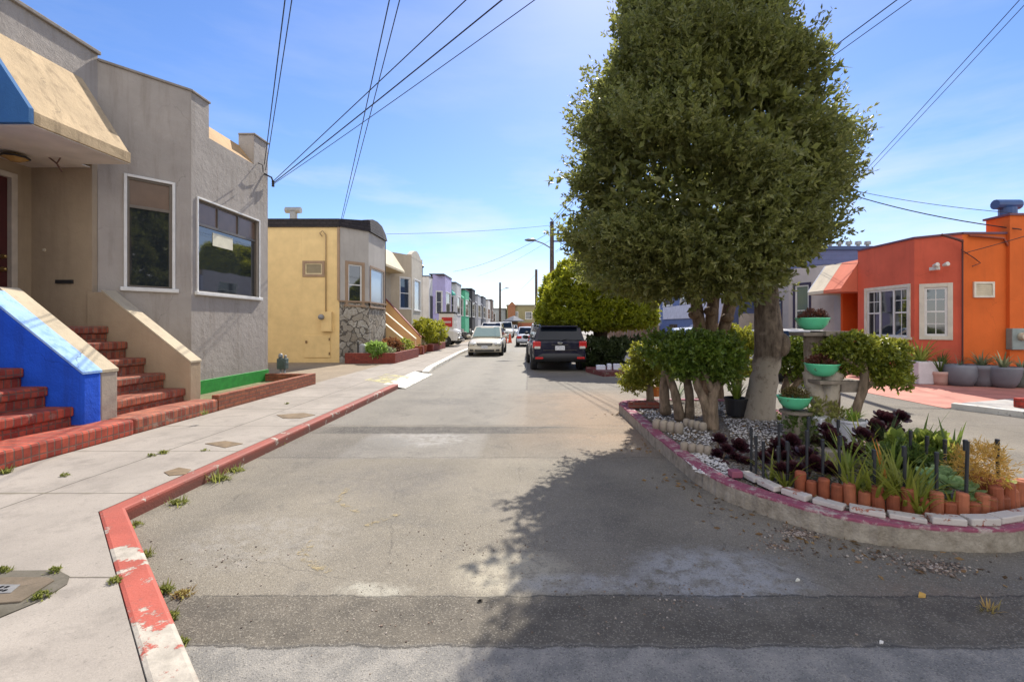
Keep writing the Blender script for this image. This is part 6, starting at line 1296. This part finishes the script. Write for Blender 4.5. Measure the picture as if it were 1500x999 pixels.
# weeds in joints and along the kerb
WEED=leafmat('weed green',(.06,.08,.015),(.12,.15,.025),(.24,.25,.07),.5,.35); DRYW=leafmat('dry weed',(.25,.13,.04),(.35,.22,.07),(.3,.28,.1))
def weed(px,py,Z,n,L,mat=WEED,sp=.9,r=.05):
    b=gp(px,py,Z); m=strap((b.x,b.y,Z-.005),n,L,.012,sp,.5,4,1.,r)
    q_=blob_foliage((b.x,b.y,Z+.006),(r*.75,r*.3,.006+L*.12),n*3,7,.016+L*.05,.008,3,4,.3,.1,.9,.012,.5); m.add([tuple(v) for v in q_[0]],[tuple(int(i) for i in f_) for f_ in q_[1]])
    solo('weed', m, mat, 'small green weed tuft growing in a crack of the left pavement or kerb', 'weed', 'weeds in the pavement and kerb cracks')
for a in [(320,703,0,40,.13,WEED,.9,.12),(345,690,0,24,.09,WEED,.9,.1),(262,738,0,26,.07,WEED,1,.1),(405,652,0,24,.07,WEED,1,.12),(436,633,0,14,.06),(212,815,0,12,.08),(240,868,0,22,.06,WEED,1,.06),(268,872,0,14,.05,DRYW,1,.06),(252,905,0,14,.06),(262,945,0,12,.05),(198,770,0,8,.05),(8,693,KZ,20,.09),(240,664,KZ,18,.05),(95,697,KZ,7,.025),(222,668,KZ,8,.03),(300,660,KZ,6,.03),(60,875,KZ,16,.035,WEED,1,.05),(80,838,KZ,12,.035,WEED,1,.04),(5,838,KZ,12,.04,WEED,1,.04),(168,852,KZ,10,.03,WEED,1,.03),(225,605,KZ,6,.05),(560,577,0,8,.04),(300,605,KZ+.15,8,.08),(420,592,KZ,6,.05),(525,594,0,8,.05)]: weed(*a)
solo('dry_weed', (lambda m:m)(strap(tuple(gp(1448,893,0)),22,.06,.01,1.2,.4,4,1.,.06)), DRYW, 'dry yellowish weed tuft lying on the shaded asphalt at lower right', 'weed')
# utility covers
def plate(name, lb, px_pts, Z, mat, cat):
    m=MB().prism([tuple(gp(*p,Z)[:2]) for p in px_pts], Z-.02, Z+.006); return m
bx_=thing('utility_box','rounded concrete utility box lid set in the sidewalk at lower left','utility cover',gp(20,865,KZ))
m=plate('','',[(-120,838),(85,836),(102,845),(98,856),(60,880),(0,905),(-120,915)],KZ,None,''); part('surround', m, stucco('sooty concrete',(.14,.125,.1),(.05,.045,.03),.8), bx_)
m=MB().prism([tuple(gp(*p,KZ)[:2]) for p in [(-120,848),(70,848),(80,852),(30,884),(-120,896)]], KZ, KZ+.014); lid=part('lid', m, stucco('brown lid',(.16,.125,.09),(.07,.06,.04),.7), bx_, bevel=.004)
m=MB().prism([tuple(gp(*p,KZ)[:2]) for p in [(-20,860),(30,860),(16,872),(-20,874)]], KZ+.014, KZ+.017); lb_=part('lid_panel', m, plain('worn grey panel',(.17,.17,.17),.7,.2,20), lid)
m=MB()
for k,(px,py) in enumerate(((2,864),(10,864),(0,869),(7,869))):
    a=gp(px,py,KZ); m.lathe((a.x,a.y,KZ+.017),[(.012,0),(.012,.001),(.007,.0012),(.007,0)],8)
part('cast_marking', m, DARK, lid)
for nm,pp,lb in (('meter_cover',[(300,650),(330,646),(356,650),(330,656)],'small brown square cover in the sidewalk near the kerb'),('meter_cover',[(405,608),(445,605),(462,608),(440,613),(415,613)],'rusty rectangular cover in the sidewalk further up the pavement'),('meter_cover',[(240,692),(262,685),(280,688),(272,695),(248,697)],'dark worn patch cover at the kerb edge beside the weeds')):
    solo(nm, plate('','',pp,KZ,None,''), plain('rusty cover',(.16,.11,.06),.8,.35,12,bump=.006), lb, 'utility cover', bevel=.002)
# debris: gravel crumbs by the island kerb, leaves and litter
m=MB()
def crumbs(px,py,rx,ry,n,s0=.004,s1=.013):
    c=gp(px,py)
    for _ in range(n):
        a=random.random()*6.28; r=abs(random.gauss(0,.5)); x,y=c.x+math.cos(a)*r*rx,c.y+math.sin(a)*r*ry; s_=random.uniform(s0,s1)
        m.lathe((x,y,s_*.3),[(s_*.1,-s_*.4),(s_*.9,-.1*s_),(s_*.7,s_*.4),(.1*s_,s_*.5)],5,Matrix.Rotation(random.random()*6,3,'Z')@Matrix.Diagonal((1,random.uniform(.5,1),1)).to_3x3())
crumbs(1170,782,.22,.14,420); crumbs(1370,830,.25,.13,420); crumbs(1140,800,.3,.2,120); crumbs(1290,815,.5,.2,120); crumbs(700,800,1.2,.6,90,.003,.008); crumbs(1000,880,1.4,.5,120,.003,.009); crumbs(600,900,1.6,.5,60,.003,.007); crumbs(330,820,.8,.6,60,.003,.009)
t=NT('crumbs'); g=t.n('ShaderNodeNewGeometry'); r=t.n('ShaderNodeValToRGB'); t.l(g.outputs['Random Per Island'], r.inputs[0]); r.color_ramp.elements[0].color=(.05,.04,.035,1); r.color_ramp.elements[1].color=(.4,.35,.3,1); e_=r.color_ramp.elements.new(.6); e_.color=(.22,.16,.12,1)
tag(mesh_obj('gravel_crumbs', m, t.done(t.bsdf(r.outputs[0], .9))), 'loose gravel crumbs and grit scattered on the asphalt', 'gravel', kind='stuff')
for px,py,c_,lb,s_ in [(1165,852,(.6,.6,.55),'pale litter scrap on the shaded asphalt below the island',.022),(1345,875,(.4,.24,.05),'yellow fallen leaf on the shaded asphalt at right',.025),(1288,943,(.6,.58,.55),'small white scrap on the dark asphalt strip at right',.014),(698,882,(.02,.02,.02),'small black stone on the seam of the dark asphalt strip',.014)]:
    b=gp(px,py,0); V,Fq=leaves(np.array([[b.x,b.y,.008]]),np.array([[1.,.3,.05]]),s_*2.5,s_*1.3); m=MB().add([tuple(v) for v in V],[(0,1,2,3)]); m.add([tuple(v-np.array([0,0,.006])) for v in V],[(3,2,1,0)])
    solo('litter', m, plain('litter'+lb[:12],c_,.7), lb, 'litter')
# ================================================================== poles and wires
POLE=bark('pole wood',(.05,.04,.032),(.12,.09,.07)); WIRE=plain('black cable',(.015,.015,.017),.5)
def pole(lb, x, y, h, r=.14, arm=0, lamp=0, cross=False, lz=None):
    t_=thing('utility_pole',lb,'utility pole',(x,y,0)); part('pole', MB().tube([(x,y,-.1),(x,y,h)],[r,r*.75],10), POLE, t_)
    if cross:
        m=MB(); m.box(x-.1,x+.72,y-.05,y+.05,h-.72,h-.65); m.box(x-.1,x+.72,y-.05,y+.05,h-1.15,h-1.08)
        for dx_ in (.35,.68):
            for dz_ in (-.65,-1.08): m.lathe((x+dx_,y,h+dz_),[(.04,0),(.06,.05),(.05,.16),(.02,.2)],8)
        part('crossarm', m, DARK, t_)
    if lamp:
        z=lz or h-2.; m=MB(); m.tube([(x,y,z-.3),(x+lamp*.45,y,z),(x+lamp,y,z+.22)],.035,6); ar=part('lamp_arm', m, plain('lamp arm grey',(.2,.2,.2),.5), t_)
        m=MB(); m.ball((x+lamp*1.12,y,z+.2),.34,.15,.09,10,5); part('street_lamp', m, plain('lamp head',(.12,.13,.15),.4), ar, smooth=True)
P2=Vector((at(808.5,400,26).x,26,at(808,325,26).z)); pole('nearest utility pole with crossarms and street lamp arm, above the round tree', P2.x, 26, P2.z, .15, lamp=-1.1, cross=True, lz=at(808,357,26).z)
P4=Vector((at(785.5,400,45).x,45,at(785,395,45).z)); pole('thin utility pole just left of the round tree crown', P4.x,45,P4.z,.16)
P5=Vector((at(732.5,400,72).x,72,at(732,414,72).z)); pole('farthest utility pole standing free against the sky above the white sedan', P5.x,72,P5.z,.2,lamp=1.0,lz=at(732,424,72).z)
P1=Vector((6.5,.1,8.0)); P0=Vector((3.4,-4,8.5)); P3=Vector((8.05,16,7.6))
pole('utility pole hidden beside the camera on the right', P1.x,P1.y,8.3); pole('utility pole behind the camera', P0.x,P0.y,8.8); pole('utility pole rising behind the big tree', P3.x,P3.y,7.9)
def wire(lb, a, b, sag=.15, r=.011, n=18, group=None):
    a,b=Vector(a),Vector(b); pts=[a.lerp(b,i/n)-Vector((0,0,4*sag*(i/n)*(1-i/n))) for i in range(n+1)]
    return solo('overhead_wire', MB().tube(pts,r*.72,5), WIRE, lb, 'wire', group)
V=Vector; g1='service wires to the grey house'
wire('left of the two service wires dropping to the grey house parapet',V((-6.22,10.7,5.32)),P0+V((-.05,0,.15)),.12,.013); wire('right of the two service wires dropping to the grey house parapet',V((-6.22,10.75,5.2)),P0+V((.15,0,0)),.1,.011)
yt=at(500,321,17.6); wire('left of the two service wires dropping to the black tiled roof edge',yt,P0+V((-.1,.1,.1)),.12,.015); wire('right of the two service wires dropping to the black tiled roof edge',yt+V((.05,0,-.02)),P0+V((.15,.1,-.05)),.14,.013)
ab=at(400,266,11.2); 
wire('upper wire running from the grey house bracket across the sky',ab,P1+V((-.1,0,-.35)),.0,.012); wire('middle wire running from the grey house bracket across the sky',ab+V((.02,0,-.03)),P1+V((.5,0,-.55)),.1,.015); wire('lowest wire running from the grey house bracket across the sky',ab+V((.02,0,-.06)),P1+V((.9,.3,-.7)),.12,.009)
wire('wire from the black roofed bay to the nearest utility pole',at(566,343,20.7),P2-V((0,0,.2)),.1,.011)
wire('upper wire from the nearest pole down to the lavender house',P2-V((0,0,.55)),at(664,398,37),.35,.014); wire('lower wire from the nearest pole to the left far houses',P2-V((0,0,1.0)),at(700,404,60),.3,.01)
wire('wire between the thin pole and the farthest pole',P4-V((0,0,.4)),P5-V((0,0,2.2)),.8,.014); wire('lower slack wire between the thin pole and the farthest pole',P4-V((0,0,2.2)),P5-V((0,0,3.4)),.8,.012)
for i,(dx_,dz_,r_) in enumerate(((-.3,.25,.016),(0,0.1,.02),(.25,0,.009),(.4,-.1,.009))):
    wire('overhead street wire leaving the big tree crown towards the top right','' or (P2+V((dx_*.5,0,-.1))),P1+V((dx_-.7,0,dz_)),.05,r_,group='street wires above the big tree')
wire('upper of the paired lines from the big tree to the top edge',P2+V((.2,0,-1.7)),P1+V((.2,.5,-1.4)),.05,.012); wire('lower of the paired lines from the big tree to the top edge',P2+V((.2,0,-1.8)),P1+V((.3,.5,-1.5)),.05,.009)
wire('left line of the long pair slanting down to the cream house',V((10.2,17,4.7)),P1+V((-.7,.1,-.1)),.02,.009); wire('right line of the long pair slanting down to the cream house',V((10.25,17,4.66)),P1+V((-.6,.1,-.18)),.03,.008)
oe=at(1447,322,11.3); wire('thick service cable from behind the big tree to the orange house',P3-V((0,0,.2)),V((11.9,11.0,3.85)),.35,.02); wire('thin service wire from behind the big tree to the orange house',P3-V((0,0,.4)),V((12.1,11.4,4.35)),.25,.011)
wire('black wire crossing the orange wall to the right picture edge',V((at(1416,366,11.05).x,11.05,at(1416,370,11.05).z)),V((13.0,9.5,4.3)),.06,.012); wire('wire running from the orange house corner along the red bay',V((10.7,11.1,3.3)),V((9.3,16.5,3.7)),.08,.01)
